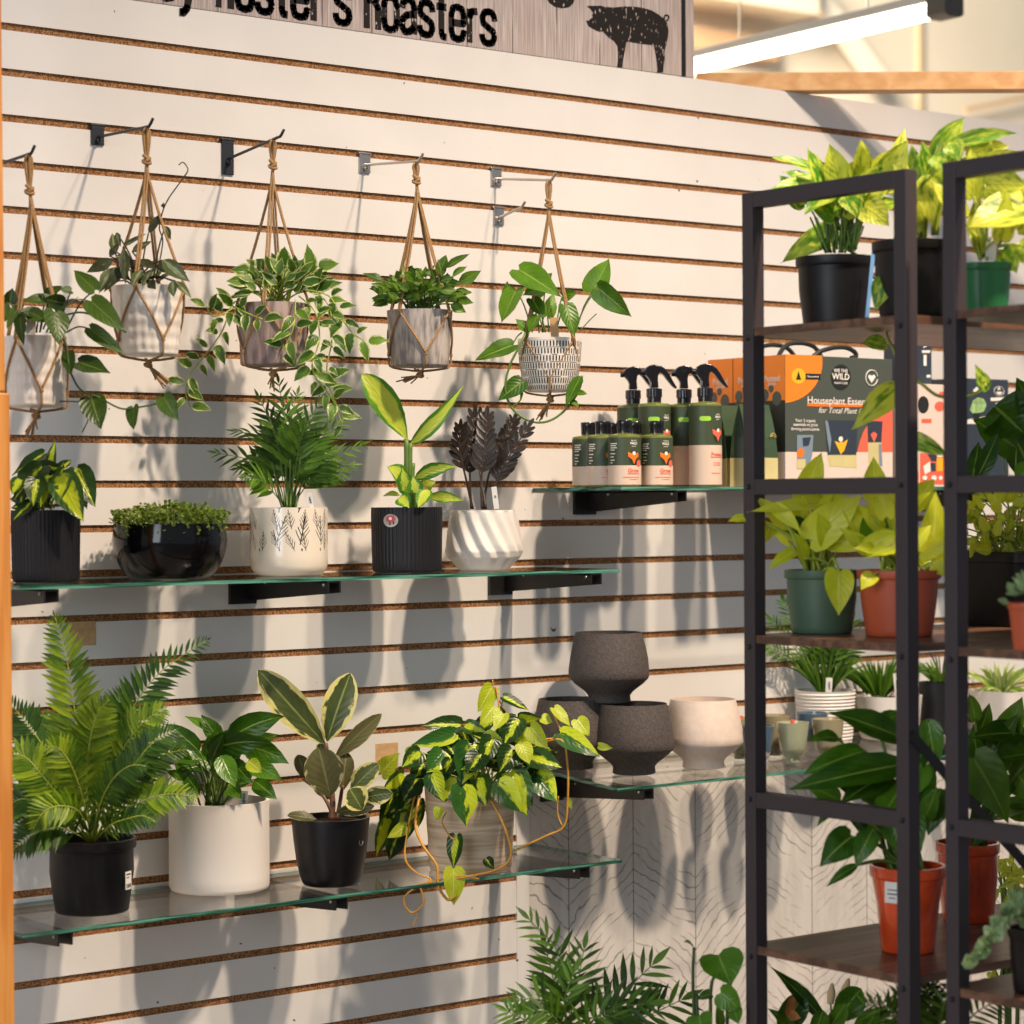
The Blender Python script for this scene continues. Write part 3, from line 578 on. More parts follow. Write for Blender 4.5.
# ------------------------------------------------------------------ hanging pots
def cord_hanger(Hp, C, zk, zs, zr, rr, zb_, rb, ph, label, tas=(0.0, -.03)):
    """jute hanger from hook point Hp: knot at zk, strands part at zs, meet the rim (zr, rr), cross on the pot and gather under its base (zb_, rb)"""
    r = thing('rope_hanger', label, 'plant hanger', (Hp.x, Hp.y, zb_), 'jute hangers on wall hooks')
    m = MB(); K = V((Hp.x + (C.x - Hp.x) * .2, Hp.y, zk)); S = V((C.x, C.y, zs)) * .5 + V((Hp.x, Hp.y, zs)) * .5
    for s in (-1, 1):
        m.tube([Hp + V((0, 0, -.001)), Hp + V((s * .005, 0, -.008)), (Hp + K) / 2 + V((s * .0045, 0, 0)), K], .0028, 6, sub=4)
        m.tube([Hp + V((0, s * .004, -.001)), (Hp + K) / 2 + V((0, s * .004, 0)), K], .0026, 6, sub=3)
    for k in range(4):
        a = ph + k * PI / 2; dr = V((math.cos(a), math.sin(a), 0)); tw = V((-dr.y, dr.x, 0))
        R1 = V((C.x, C.y, zr)) + dr * (rr + .003)
        for s in (-1, 1): m.tube([K, S + dr * .003 + tw * .0020 * s, S * .5 + R1 * .5 + tw * .0024 * s + V((0, 0, -.002)), R1 + tw * .0018 * s + V((0, 0, .003)), R1 - V((0, 0, .004))], .0021, 6, sub=3)
        zm_ = zb_ + (zr - zb_) * .22; rm = rb + (rr - rb) * .22
        for s in (-1, 1):
            a2 = a + s * PI / 4; pts = [R1 - V((0, 0, .006))]
            for q in (.33, .66, 1):
                aa = a + s * PI / 4 * q; zz = zr - .006 + (zm_ - zr + .006) * q; rq = rb + (rr - rb) * (zz - zb_) / (zr - zb_) + .0026
                pts.append(V((C.x + math.cos(aa) * rq, C.y + math.sin(aa) * rq, zz)))
            m.tube(pts, .0020, 6, sub=3)
        a2 = a + PI / 4; d2 = V((math.cos(a2), math.sin(a2), 0)); Q = V((C.x, C.y, zm_)) + d2 * (rm + .003)
        m.tube([Q, V((C.x, C.y, zb_ + .002)) + d2 * (rb + .003), V((C.x, C.y, zb_ - .004)) + d2 * (rb * .7), V((C.x, C.y, zb_ - .008))], .0021, 6, sub=3)
    m.build('cord', MJUTE, r, sharp=0)
    def knot(p, R):
        m = MB()
        for q in range(3): 
            ex, ey = [(V((1, 0, 0)), V((0, .8, .5))), (V((.8, 0, .6)), V((0, 1, 0))), (V((.8, 0, -.6)), V((.2, .9, .3)))][q]
            m.tube([p + ex * math.cos(t * PI / 5) * R + ey * math.sin(t * PI / 5) * R + V((0, 0, (q - 1) * R * .55)) for t in range(11)], R * .5, 6)
        m.build('knot', MJUTE, r, sharp=0)
    knot(K, .0062)
    for k in range(4):
        a = ph + k * PI / 2; knot(V((C.x + math.cos(a) * (rr + .003), C.y + math.sin(a) * (rr + .003), zr - .005)), .0024)
        a += PI / 4; knot(V((C.x + math.cos(a) * (rm + .003), C.y + math.sin(a) * (rm + .003), zm_)), .0026)
    knot(V((C.x, C.y, zb_ - .012)), .0055)
    m = MB(); O = V((C.x, C.y, zb_ - .015)); dx = RT * tas[0] + V((0, 0, tas[1]))
    for i in range(14):
        j = V((ru(-.010, .010), ru(-.010, .010), ru(-.008, .008))); m.tube([O, O + dx * .5 + j * .5, O + dx * ru(.8, 1.1) + j], .0013, 5, sub=3)
    m.build('tassel', MJUTE, r, sharp=0)

def hang(i, cx, yk, ys, yt, yb, rt, rb, plab, hlab, tas, ph=.2, hx=None):
    T, e = HK[i]; Hp = e + V((0, .014 if i == 2 else 0, 0)); d = dep(Hp); k = d / FOC
    c = dp(cx, yb, d); base = V((c.x, c.y, c.z)); z = lambda y: dp(cx, y, d).z
    pl = Plant('hanging_plant', plab, base, group='pots in jute hangers')
    H = z(yt) - z(yb); R1, R0_ = rt * k, rb * k
    cord_hanger(Hp, base, z(yk), z(ys), z(yt), R1, z(yb), R0_, ph, hlab, tas); return pl, H, R1, R0_
def taper(H, r1, r0, n=8, bulge=0, edge=.004): return [(r0 - edge, 0), (r0 - .001, edge * .4)] + [(r0 + (r1 - r0) * i / n + bulge * math.sin(PI * i / n), edge + (H - edge) * i / n) for i in range(n + 1)]
dimple = lambda a, i: 1 + .02 * math.cos(10 * a + i * .9) * (1 if i % 2 else .35)

# leftmost
p, H, r1, r0 = hang(0, 36, 190, 212, 337, 407, 31, 29, 'white dimpled hanging pot of dark heart leaves, leftmost of the hanging row', 'jute hanger of the leftmost hanging pot, at the wooden post', (-.012, -.03), .5)
p.pot(taper(H, r1, r0, 40), P_DIMP, 144, lambda a, i: 1 + .020 * math.sin(11 * a + .42 * i) * math.sin(11 * a - .42 * i) if 3 < i < 39 else 1); p.z(0, 100, 3.012)
for b, t, w, dz, pt in (((165, 640), (178, 738), 82, (.06, .08), (130, 690, .02)), ((285, 572), (222, 512), 56, (.02, .0), (200, 690)), ((215, 575), (180, 572), 34, (.02, .03), (180, 690)), ((275, 608), (378, 698), 72, (.03, .05), (200, 620)), ((272, 690), (378, 768), 50, (.03, .04), (200, 700)),
     ((152, 600), (62, 605), 44, (0, .02), (120, 700)), ((120, 645), (48, 640), 55, (.03, .05), (110, 700)), ((30, 610), (38, 566), 42, (0, 0), (70, 700)), ((190, 612), (128, 600), 50, (.02, .03), (140, 700)), ((60, 650), (72, 742), 40, (.05, .07), (90, 690)), ((22, 660), (14, 595), 40, (0, 0), (70, 700)), ((90, 640), (150, 670), 48, (.04, .06), (110, 700)), ((60, 620), (20, 690), 44, (.03, .06), (80, 700)), ((140, 590), (190, 560), 40, (-.02, -.02), (120, 700)), ((225, 600), (180, 640), 40, (.0, .03), (150, 700)),
     ((235, 790), (332, 822), 74, (.03, .05), None), ((205, 762), (214, 832), 44, (.03, .05), None), ((275, 898), (305, 992), 82, (.03, .05), None), ((402, 925), (403, 996), 52, (.02, .03), None), ((492, 895), (538, 968), 60, (.01, .02), None)):
    p.lf(b, t, w, 'heart', dz, pet=pt)
p.vine([(150, 700, .03), (195, 722, .04), (207, 800, .04), (240, 870, .03), (300, 897, .03), (360, 928, .02), (402, 928, .02), (470, 915, .01), (515, 902, .01)]); p.vine([(180, 908, .02), (245, 912, .02), (268, 950, .02), (248, 1000, .01)], .0011); p.vine([(190, 650, .02), (250, 640, .02), (330, 670, .03), (380, 700, .02)])
p.tag((92, 715), (95, 640), 28, .035); p.finish(L_POTHOS, S_DARK, 'vine')

# second: narrow dark leaves
p, H, r1, r0 = hang(1, 148, 160, 178, 287, 356, 36, 30, 'white dimpled hanging pot of narrow dusky leaves, second from the left', 'jute hanger of the second white dimpled pot', (.03, -.03), .75)
p.pot(taper(H, r1, r0, 40), P_DIMP, 144, lambda a, i: 1 + .020 * math.sin(11 * a + .42 * i) * math.sin(11 * a - .42 * i) if 3 < i < 39 else 1); p.z(0, 100, 3.012)
for b, t, w, dz in (((345, 455), (338, 400), 36, (0, 0)), ((375, 450), (378, 555), 40, (.06, .08)), ((340, 482), (260, 520), 46, (.03, .04)), ((345, 505), (298, 582), 52, (.05, .07)), ((375, 500), (312, 580), 40, (.06, .08)), ((370, 442), (442, 402), 26, (.02, .02)), ((398, 456), (458, 425), 32, (.02, .02)), ((490, 482), (572, 548), 56, (.05, .06)), ((470, 500), (562, 520), 42, (.04, .05)), ((425, 512), (398, 562), 46, (.07, .09)), ((455, 515), (428, 562), 42, (.07, .09)), ((528, 545), (577, 596), 36, (.05, .06)), ((520, 545), (524, 595), 40, (.07, .08)), ((448, 400), (490, 338), 30, (.01, 0)), ((498, 380), (515, 422), 26, (0, .01)), ((350, 400), (364, 442), 30, (.02, .03)), ((420, 480), (472, 512), 36, (.04, .06)), ((385, 540), (350, 500), 38, (.0, -.02)), ((440, 540), (500, 500), 42, (-.02, -.04)), ((400, 545), (420, 470), 40, (-.02, -.04)), ((480, 545), (520, 515), 36, (0, -.02)), ((360, 545), (300, 540), 34, (.03, .04)), ((330, 470), (362, 430), 28, (0, 0)), ((450, 545), (470, 570), 36, (.08, .10)), ((395, 480), (345, 470), 34, (.03, .04))):
    p.lf(b, t, w * .85, 'lance', dz, pet=(ru(400, 460), 560))
p.vine([(470, 540, 0), (490, 430, 0), (480, 385, 0), (492, 330, 0), (512, 290, 0), (552, 235, 0), (566, 210, 0), (552, 188, 0), (538, 196, 0)], .0011); p.vine([(488, 322, 0), (496, 312, 0)], .003); p.vine([(345, 450, .02), (370, 520, .01), (420, 560, 0)]); p.finish(L_HOYA, S_BLACK, 'vine')

# third: cream-edged trailing plant in the mauve pot
p, H, r1, r0 = hang(2, 273, 165, 186, 304, 366, 34.5, 32.5, 'mauve combed hanging pot with long trails of cream-edged leaves', 'jute hanger of the mauve pot with trailing leaves', (.0, -.02), .78)
p.pot(taper(H, r1, r0), P_MAUVE); p.z(0, 100, 3.012)
tr = [[(740, 600, .03), (700, 615, .05), (672, 690, .05), (640, 740, .05), (600, 790, .04), (570, 830, .03), (560, 880, .03), (572, 925, .03)], [(900, 590, .04), (950, 640, .06), (962, 720, .06), (940, 800, .06), (962, 850, .05), (1000, 900, .04), (1020, 950, .03), (1035, 985, .03)],
      [(910, 570, .03), (990, 590, .04), (1025, 650, .04), (1060, 700, .04), (1092, 722, .03), (1108, 740, .03)], [(930, 560, .02), (990, 620, .04), (1000, 720, .05), (985, 800, .05), (990, 860, .04), (1018, 930, .04)], [(700, 620, .05), (740, 640, .07), (790, 660, .08)], [(890, 600, .05), (885, 680, .07), (860, 740, .07), (850, 760, .07)], [(740, 600, .03), (680, 640, .06), (640, 650, .06), (622, 620, .06)]]
for q in tr:
    pts = p.vine(q, .0013); n = len(pts)
    tot = sum((pts[i + 1] - pts[i]).length for i in range(n - 1)); acc = 0; nxt = .012; side = 1
    for i in range(1, n):
        acc += (pts[i] - pts[i - 1]).length
        if acc > nxt:
            nxt += ru(.011, .017); side = -side; t = (pts[i] - pts[i - 1]).normalized(); x = t.cross(p.toc).normalized() * side
            d = (x * ru(.5, 1) + t * ru(.1, .8) + V((0, 0, ru(-.5, .35))) + p.toc * ru(-.2, .5)).normalized(); L = ru(.022, .040)
            P = pts[i] + d * .006; leaf(p.fol, P, P + d * L, L * ru(.42, .6), (p.toc + x * ru(-.4, .4) + V((0, 0, .3))).normalized(), 'ovate', P + d * L * .5 + p.toc * .006 + V((0, 0, .004)))
for i in range(90):
    a = ru(0, 2 * PI); r = math.sqrt(rnd()); x = 850 + math.cos(a) * r * 130; y = 560 - abs(math.sin(a)) * r * 75 + 20; dz = ru(-.04, .06)
    an = math.atan2(y - 610, x - 840) + ru(-.7, .7); L = ru(44, 74); p.lf((x, y), (x + math.cos(an) * L, y + math.sin(an) * L * .8), L * ru(.4, .6), 'ovate', (dz, dz + ru(-.01, .02)), pet=(ru(790, 870), 615) if i % 3 == 0 else None)
for b, t, w in (((940, 520), (925, 432), 44), ((960, 500), (1022, 492), 40), ((850, 500), (858, 440), 50), ((760, 520), (695, 510), 52), ((800, 510), (770, 478), 52)): p.lf(b, t, w, 'ovate', (.02, .02), pet=(850, 600))
p.finish(L_NJOY, S_LIME, 'vine')

# fourth: bushy plant in the grey pot
p, H, r1, r0 = hang(3, 420, 180, 198, 311, 367, 33, 29, 'grey combed hanging pot with dense bushy green leaves', 'jute hanger of the grey pot with bushy plant', (-.03, -.008), .35)
p.pot(taper(H, r1, r0), P_GREYC); p.z(300, 100, 3.012)
for i in range(150):
    a = ru(PI * .95, PI * 2.05); r = rnd() ** .6; cx_ = 360 + math.cos(a) * r * 120; cy_ = 605 + math.sin(a) * r * 85; dz = ru(-.05, .07)
    an = math.atan2(cy_ - 640, cx_ - 360) + ru(-.8, .8); L = ru(34, 56); p.lf((cx_, cy_), (cx_ + math.cos(an) * L, cy_ + math.sin(an) * L * .6 + ru(-6, 14)), L * ru(.4, .6), 'lance', (dz, dz + ru(-.01, .02)), pet=(ru(310, 410), 640) if i % 3 == 0 else None)
for b, t, w in (((440, 505), (512, 463), 40), ((425, 515), (440, 466), 40), ((478, 552), (546, 514), 38), ((452, 585), (522, 610), 40), ((252, 545), (190, 522), 32), ((272, 575), (212, 562), 30), ((455, 615), (500, 640), 34), ((430, 530), (415, 480), 36), ((460, 530), (505, 500), 36)): p.lf(b, t, w, 'lance', (.03, .03), pet=(380, 640))
p.finish(L_IVY, S_GREEN)

# fifth: heart leaves in the dashed pot
p, H, r1, r0 = hang(4, 550, 204, 220, 339, 392, 32, 24, 'white hanging pot with black dashes and large green heart leaves', 'jute hanger of the white pot with black dashes', (-.02, -.03), .1)
p.pot([(r0 - .006, 0), (r0 - .001, .002)] + [(r0 + (r1 - r0) * math.sin(PI / 2 * (i / 10) ** .75), .004 + (H - .004) * i / 10) for i in range(11)], P_DASH, 72); p.z(300, 100, 3.012)
for b, t, w, dz, pt in (((660, 512), (786, 592), 88, (.03, .07), (735, 700, .02)), ((738, 565), (668, 590), 74, (.04, .05), (730, 700)), ((650, 572), (606, 674), 78, (.05, .07), (700, 700, .03)), ((625, 590), (624, 545), 36, (.0, .0), None), ((880, 578), (932, 476), 80, (0, 0), (830, 700)), ((897, 568), (1000, 654), 72, (.02, .03), (825, 700)), ((800, 620), (828, 712), 62, (.06, .07), (770, 700, .03)), ((700, 600), (735, 660), 50, (.03, .05), (720, 700)), ((715, 650), (688, 705), 46, (.05, .06), (720, 700)), ((745, 650), (765, 580), 44, (.0, -.02), (750, 700)), ((640, 738), (526, 785), 66, (.05, .06), (668, 700, .04)), ((668, 848), (596, 906), 58, (.05, .06), (665, 900, .05)), ((700, 580), (760, 520), 60, (-.02, -.03), (740, 700)), ((790, 590), (835, 580), 40, (0, .01), (770, 700)), ((680, 690), (650, 660), 40, (.04, .04), None)):
    p.lf(b, t, w, 'heart', dz, pet=pt)
for b, t, w in (((845, 832), (798, 926), 44), ((825, 880), (866, 886), 24), ((815, 905), (840, 925), 24)): p.lf(b, t, w, 'ovate', (.05, .06))
p.vine([(690, 680, .04), (662, 740, .06), (632, 800, .06), (618, 870, .06), (640, 930, .05), (690, 966, .05), (742, 969, .05), (792, 940, .05), (838, 880, .05), (850, 830, .05)], .0022); p.vine([(672, 850, .05), (666, 900, .05), (640, 922, .05)]); p.vine([(840, 700, .01), (868, 668, .01), (893, 644, .01)], .001)
p.tag((768, 715), (764, 655), 24, .035, W_TAG); p.finish(L_POTHOSL, S_GREEN, 'vine')
# ------------------------------------------------------------------ the five pots on the middle shelf
def shelf_plant(name, label, cx, by, z, off=None, group=None, cat='plant'):
    b = yp(cx, by, WALL - off) if off else zp(cx, by, z); return Plant(name, label, V((b.x, b.y, z + .0004)), cat, group)
def cylprof(r, H, r0=None, rd=.006):
    r0 = r0 or r; return [(r0 - rd, 0), (r0 - rd * .3, rd * .3), (r0, rd)] + [(r0 + (r - r0) * i / 8, rd + (H - rd) * i / 8) for i in range(1, 9)]
ribs = lambda n, d=.014: (lambda a, i: 1 + d * (1 if math.cos(n * a) > 0 else -1) if i > 1 else 1)
ZC = (0, 380, 3.012); ZD = (300, 380, 3.012); ZE = (0, 600, 3.012); ZF = (300, 640, 3.012)
def ribpot(p, R, H): p.pot(cylprof(R, H, R * .97), P_RIB, 216, lambda a, i: 1 + (.012 * math.cos(54 * a) if 1 < i < 11 else 0))
p = shelf_plant('potted_philodendron', 'black ribbed pot with drooping lime-striped leaves, leftmost on the pot shelf', 46, 578, ZM, .14, 'pots on the middle glass shelf'); k = p.k
ribpot(p, 34 * k, 72 * k); p.z(*ZC)
for b, t, w, dz, c, r in (((132, 222), (36, 288), 62, (-.03, -.02), .1, .5), ((150, 262), (166, 183), 34, (-.03, -.03), .9, 0), ((125, 262), (38, 365), 88, (.02, .05), .15, .2), ((183, 292), (252, 428), 96, (.05, .07), .95, 0), ((228, 268), (288, 385), 84, (.03, .05), .25, -.3), ((150, 290), (122, 385), 60, (.04, .06), .98, 0), ((95, 368), (38, 424), 48, (.05, .07), .2, .3), ((128, 262), (200, 268), 52, (-.01, .0), .2, .6), ((60, 300), (36, 345), 46, (.05, .06), .8, 0), ((200, 270), (180, 370), 60, (.04, .07), .9, .2), ((110, 300), (100, 380), 66, (.05, .07), .4, -.2), ((215, 300), (160, 340), 60, (.02, .04), .5, .3), ((245, 300), (262, 390), 52, (.02, .03), .1, .6), ((80, 290), (60, 390), 60, (.03, .05), .3, .5), ((180, 270), (215, 240), 40, (-.03, -.04), .5, .6)):
    p.lf(b, t, w, 'heart', dz, roll=r, c=c, pet=(ru(115, 165), 385, 0))
p.fill(14, 150, 330, 70, 50, (60, 90), .6, 'heart', (140, 390), (-.05, .03), pet=2, down=.3)
p.finish(L_BRASIL, S_LIME)

p = shelf_plant('planted_bowl', 'glossy black bowl filled with tiny creeping green leaves', 170, 576, ZM, .14, 'pots on the middle glass shelf'); k = p.k
R, H = 57.5 * k, 55 * k
p.pot([(R * .66, 0), (R * .72, .003)] + [(R * (.72 + .28 * math.sin(PI / 2 * min(1, i / 7.5) ** .8)) * (1 - .05 * max(0, (i - 7) / 3)), .003 + (H - .003) * i / 10) for i in range(1, 11)], P_GLOSSB, 64)
tr_ = p.P + V((0, 0, H)); R *= .95
for i in range(2600):
    a = ru(0, 2 * PI); q = math.sqrt(rnd()); over = max(0, q - .86)
    c_ = tr_ + V((math.cos(a) * R * q * (1 + .3 * over), math.sin(a) * R * q * (1 + .3 * over), ru(.0, .030) * (1.1 - .5 * q * q) - (over * ru(0, .22) if rnd() < .35 else 0) + .012 * (mnoise.noise(V((math.cos(a) * q * 3, math.sin(a) * q * 3, 0))))))
    d = V((math.cos(a) * q + ru(-.8, .8), math.sin(a) * q + ru(-.8, .8), ru(-.2, .9))).normalized(); L = ru(.005, .0085); leaf(p.fol, c_, c_ + d * L, L * .8, V((ru(-.4, .4), ru(-.9, .1), .8)).normalized(), 'small')
for i in range(70):
    a = ru(PI, 2 * PI) if i < 45 else ru(0, PI); O = tr_ + V((math.cos(a) * R * .8, math.sin(a) * R * .8, .012)); E_ = tr_ + V((math.cos(a) * R * ru(.98, 1.1), math.sin(a) * R * ru(.98, 1.1), ru(-.022, .024)))
    p.stm.tube([O, (O + E_) / 2 + V((0, 0, .008)), E_], .0004, 4, sub=3)
    for j in range(5): c_ = O.lerp(E_, .4 + j * .15); d = V((ru(-1, 1), ru(-1, 1), ru(-.5, 1))).normalized(); leaf(p.fol, c_, c_ + d * .006, .005, p.toc, 'small')
p.finish(L_MOSS, S_GREEN)

def pinnate(mb, path, w, n, prof, ratio=.2, kind='lance', fwd=.6, nrm=None, droop=.12, r=.0012, stm=None, start=.1, pairs=True, lift=0):
    """a frond: leaflets either side of the path; w = longest leaflet in metres"""
    pts = smooth_path(path, 6); stm and stm.tube(pts, [r, r * .4], 5); m = len(pts)
    for i in range(n):
        t = start + (1 - start) * (i + .5) / n; q = t * (m - 1); j = min(int(q), m - 2); p0 = pts[j].lerp(pts[j + 1], q - j); tg = (pts[j + 1] - pts[j]).normalized()
        N = (nrm - tg * nrm.dot(tg)).normalized(); x = N.cross(tg); L = w * prof(t)
        for s in (-1, 1):
            if not pairs and (i % 2) * 2 - 1 != s: continue
            Lj = L * ru(.88, 1.08); d = (x * s + tg * (fwd + .5 * t * t + ru(-.06, .06)) + N * (lift + ru(-.08, .08))).normalized(); Q = p0 + d * Lj - V((0, 0, droop * Lj)); leaf(mb, p0, Q, Lj * ratio, (N + V((0, 0, .2))).normalized(), kind, p0 + d * Lj * .55, .15)
    d = (pts[-1] - pts[-2]).normalized(); leaf(mb, pts[-1], pts[-1] + d * w * prof(1.) * 1.1, w * prof(1.) * max(ratio, .3), nrm, kind)

p = shelf_plant('potted_palm', 'feathery parlour palm in a cream pot printed with black sprigs', 289, 572, ZM, .14, 'pots on the middle glass shelf'); k = p.k
R, H = 39 * k, 68 * k; p.pot([(R * .78, 0), (R * .86, .003), (R * .95, .010), (R * .99, .018)] + [(R, .02 + (H - .02) * i / 8) for i in range(1, 9)], P_FLOR, 64)
p.z(0, 380, 3.012)
fr = [((-30, 40), (-80, 130), (-215, 165)), ((-25, 60), (-60, 200), (-160, 230)), ((-15, 80), (-40, 220), (-90, 330)), ((-5, 90), (-10, 240), (-30, 375)), ((5, 90), (5, 240), (25, 340)), ((12, 80), (40, 220), (95, 320)), ((20, 60), (80, 190), (165, 260)), ((25, 50), (90, 130), (220, 190)), ((28, 40), (80, 90), (165, 110)), ((-28, 30), (-80, 80), (-130, 90)), ((0, 60), (-40, 150), (-110, 150)), ((5, 60), (50, 150), (130, 170)), ((10, 80), (20, 180), (60, 250)), ((-10, 80), (-30, 170), (-60, 270)), ((15, 60), (60, 160), (100, 230)), ((-20, 60), (-60, 130), (-150, 120)), ((8, 90), (15, 200), (-15, 300)), ((18, 70), (70, 120), (190, 130)), ((0, 50), (30, 110), (90, 100))]
for a, b, c in fr:
    dz = ru(-.06, .07); O = (870 + a[0] * .7, 385 - 2, 0)
    path = [p.q(*O), p.q(870 + a[0] * 1.2, 385 - a[1], dz * .2), p.q(870 + b[0], 385 - b[1], dz * .6), p.q(870 + c[0], 385 - c[1], dz)]
    pinnate(p.fol, path, .062, 9, lambda t: .75 + .5 * math.sin(PI * min(1, t * 1.05)) - .45 * t, .17, 'lance', .9, p.toc * .7 + V((ru(-.4, .4), 0, .6)), .15, .0013, p.stm, .42)
for i in range(12): x = ru(-34, 34); p.stm.tube([p.q(870 + x * .6, 384, ru(-.01, .02)), p.q(870 + x, 330, 0), p.q(870 + x * 1.6 + ru(-8, 8), 240, ru(-.03, .03))], [.0022, .0012], 6, sub=3)
p.tag((938, 388), (930, 340), 17, .045, None, 'palm'); p.finish(L_PALM, S_GREEN)

p = shelf_plant('potted_dieffenbachia', 'black ribbed pot with upright yellow-green leaves and a round sticker', 407, 568, ZM, .14, 'pots on the middle glass shelf'); k = p.k
ribpot(p, 35.5 * k, 65 * k); p.z(*ZD)
for b, t, w, dz, r, kd, bd in (((322, 178), (186, -18), 88, (0, .03), .1, 'ellip', 26), ((332, 195), (494, 14), 48, (.01, .03), .3, 'lance', -28), ((318, 305), (262, 262), 62, (.03, .06), .2, 'ovate', 10), ((345, 300), (472, 262), 46, (.02, .04), .5, 'lance', 26), ((325, 345), (308, 262), 52, (.04, .05), 0, 'ovate', 0), ((388, 352), (496, 364), 36, (.0, .01), .4, 'lance', 10), ((358, 335), (410, 305), 44, (.01, .02), .2, 'ovate', 6), ((300, 352), (330, 386), 50, (.05, .07), .1, 'ovate', 6), ((300, 345), (250, 350), 34, (.03, .04), .7, 'ovate', 4), ((350, 340), (340, 290), 50, (.05, .05), 0, 'ovate', 0), ((385, 330), (355, 385), 50, (.05, .07), .2, 'ovate', 0)):
    p.lf(b, t, w, kd, dz, roll=r, bend=bd, wavy=.02)
for a, b, c in (((318, 390), (322, 300), (320, 178)), ((332, 390), (330, 290), (332, 190)), ((325, 390), (318, 330), (320, 250)), ((345, 390), (345, 340), (355, 300)), ((338, 390), (336, 320), (340, 250))): p.stm.tube([p.q(*a), p.q(*b, .01), p.q(*c, .01)], [.0058, .0045], 8, sub=4)
p.tag((362, 378), (372, 322), 20, .028, W_TAG, 'dief')
a0 = math.atan2(-FW.y, -FW.x) + .0; sm = MB(); cf = cyl(p.P, 35.9 * k, a0 - .42, 52 * k); poly(sm, disc(0, 0, 8.2 * k, 6.5 * k), cf); stk = sm.build('round_sticker', pm('sticker_silver', '#a9a39e', .4), p.root)
sm = MB(); cf = cyl(p.P, 36.05 * k, a0 - .42, 53.6 * k); poly(sm, disc(0, 0, 5.2 * k, 3.4 * k), cf); sm.build('sticker_mark', pm('sticker_red', '#c04a4a', .5), stk)
sm = MB(); cf = cyl(p.P, 36.2 * k, a0 - .42, 54 * k); poly(sm, disc(0, 0, 1.8 * k, 1.6 * k), cf); sm.build('sticker_mark', pm('sticker_pale', '#f0d5cf', .5), stk)
p.finish(L_DIEF, S_GREEN)

p = shelf_plant('potted_zz_plant', 'white faceted pot with dark blackish leaflets on upright stalks', 484, 567, ZM, .14, 'pots on the middle glass shelf'); k = p.k
R, H = 37.5 * k, 60 * k; pr = [(R * .62, 0), (R * .68, .0025), (R * .80, H * .12), (R * .94, H * .22), (R, H * .32), (R * .985, H * .42), (R * .95, H * .56), (R * .92, H * .7), (R * .90, H * .84), (R * .885, H * .97), (R * .88, H)]
def zig(a, i):
    f = min(i / 5, 10); j = min(int(f), 9); f -= j; D = (0, 0, .02, .045, .055, .055, .055, .05, .045, .025, 0); S = (0, 0, 0, .0, .15, .4, .65, .9, 1.15, 1.3, 1.35)
    d = D[j] + (D[j + 1] - D[j]) * f; sh = S[j] + (S[j + 1] - S[j]) * f
    q = ((a * 14 / (2 * PI) + sh) % 1); return 1 + d * (1 - 4 * abs(q - .5))
pf = [(pr[j][0] + (pr[j + 1][0] - pr[j][0]) * q / 5, pr[j][1] + (pr[j + 1][1] - pr[j][1]) * q / 5) for j in range(10) for q in range(5)] + [pr[-1]]
p.pot(pf, P_MATTW, 196, zig, sharp=40); p.z(*ZD)
for path, n, w in (([(515, 388, .01), (512, 300, .01), (512, 220, .01), (524, 112, .0)], 8, 58), ([(548, 388, .02), (546, 300, .02), (556, 210, .02), (562, 118, .01)], 9, 62), ([(585, 388, .0), (588, 320, .0), (618, 250, .0), (682, 150, .0)], 9, 60), ([(552, 388, -.01), (570, 280, -.03), (610, 200, -.04), (640, 130, -.05)], 8, 56), ([(520, 388, .0), (498, 290, .03), (480, 210, .04), (482, 150, .05)], 7, 52), ([(560, 388, .0), (540, 260, -.03), (534, 180, -.05), (540, 115, -.06)], 8, 54)):
    pinnate(p.fol, [p.q(*q) for q in path], p.px(w) * .98, n, lambda t: .8 + .25 * math.sin(PI * t) - .15 * t, .36, 'ellip', 1.1, p.toc + V((ru(-.5, .5), 0, .3)), .0, .0026, p.stm, .38)
p.tag((592, 388), (584, 322), 16, .030, None, 'zz'); p.finish(L_ZZ, S_BLACK)

# ------------------------------------------------------------------ the four plants on the bottom shelf
def nursery(p, R, H, mat, r0=.76, n=60, label=True):
    p.pot([(R * (r0 - .03), 0), (R * r0, .002), (R * (r0 + .02), H * .1), (R * (r0 + .12), H * .55), (R * .93, H * .84), (R * .935, H * .86), (R * .985, H * .87), (R, H * .89), (R, H)], mat, n, soilz=H - .014)
p = shelf_plant('potted_fern', 'large bright green fern in a black nursery pot on the bottom shelf', 92, 911, ZB, None, 'pots on the bottom glass shelf'); k = p.k
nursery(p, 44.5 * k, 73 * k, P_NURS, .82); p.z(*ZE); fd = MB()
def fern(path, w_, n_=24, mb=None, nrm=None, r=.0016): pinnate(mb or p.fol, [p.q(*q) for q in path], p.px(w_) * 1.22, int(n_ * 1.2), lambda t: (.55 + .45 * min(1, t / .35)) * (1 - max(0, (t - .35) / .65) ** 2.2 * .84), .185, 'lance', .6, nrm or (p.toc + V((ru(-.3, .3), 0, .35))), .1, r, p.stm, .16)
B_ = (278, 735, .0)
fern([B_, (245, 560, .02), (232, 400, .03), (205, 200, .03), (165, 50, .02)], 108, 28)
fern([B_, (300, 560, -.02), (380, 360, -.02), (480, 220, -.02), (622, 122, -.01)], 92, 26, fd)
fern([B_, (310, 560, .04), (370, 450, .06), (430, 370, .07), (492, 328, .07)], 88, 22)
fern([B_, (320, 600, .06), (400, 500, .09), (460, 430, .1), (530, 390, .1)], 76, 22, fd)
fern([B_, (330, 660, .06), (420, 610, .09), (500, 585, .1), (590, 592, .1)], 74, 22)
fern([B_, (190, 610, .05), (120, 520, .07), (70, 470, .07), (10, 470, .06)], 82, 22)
fern([B_, (200, 560, -.02), (130, 440, -.03), (80, 370, -.03), (20, 300, -.03)], 88, 22, fd)
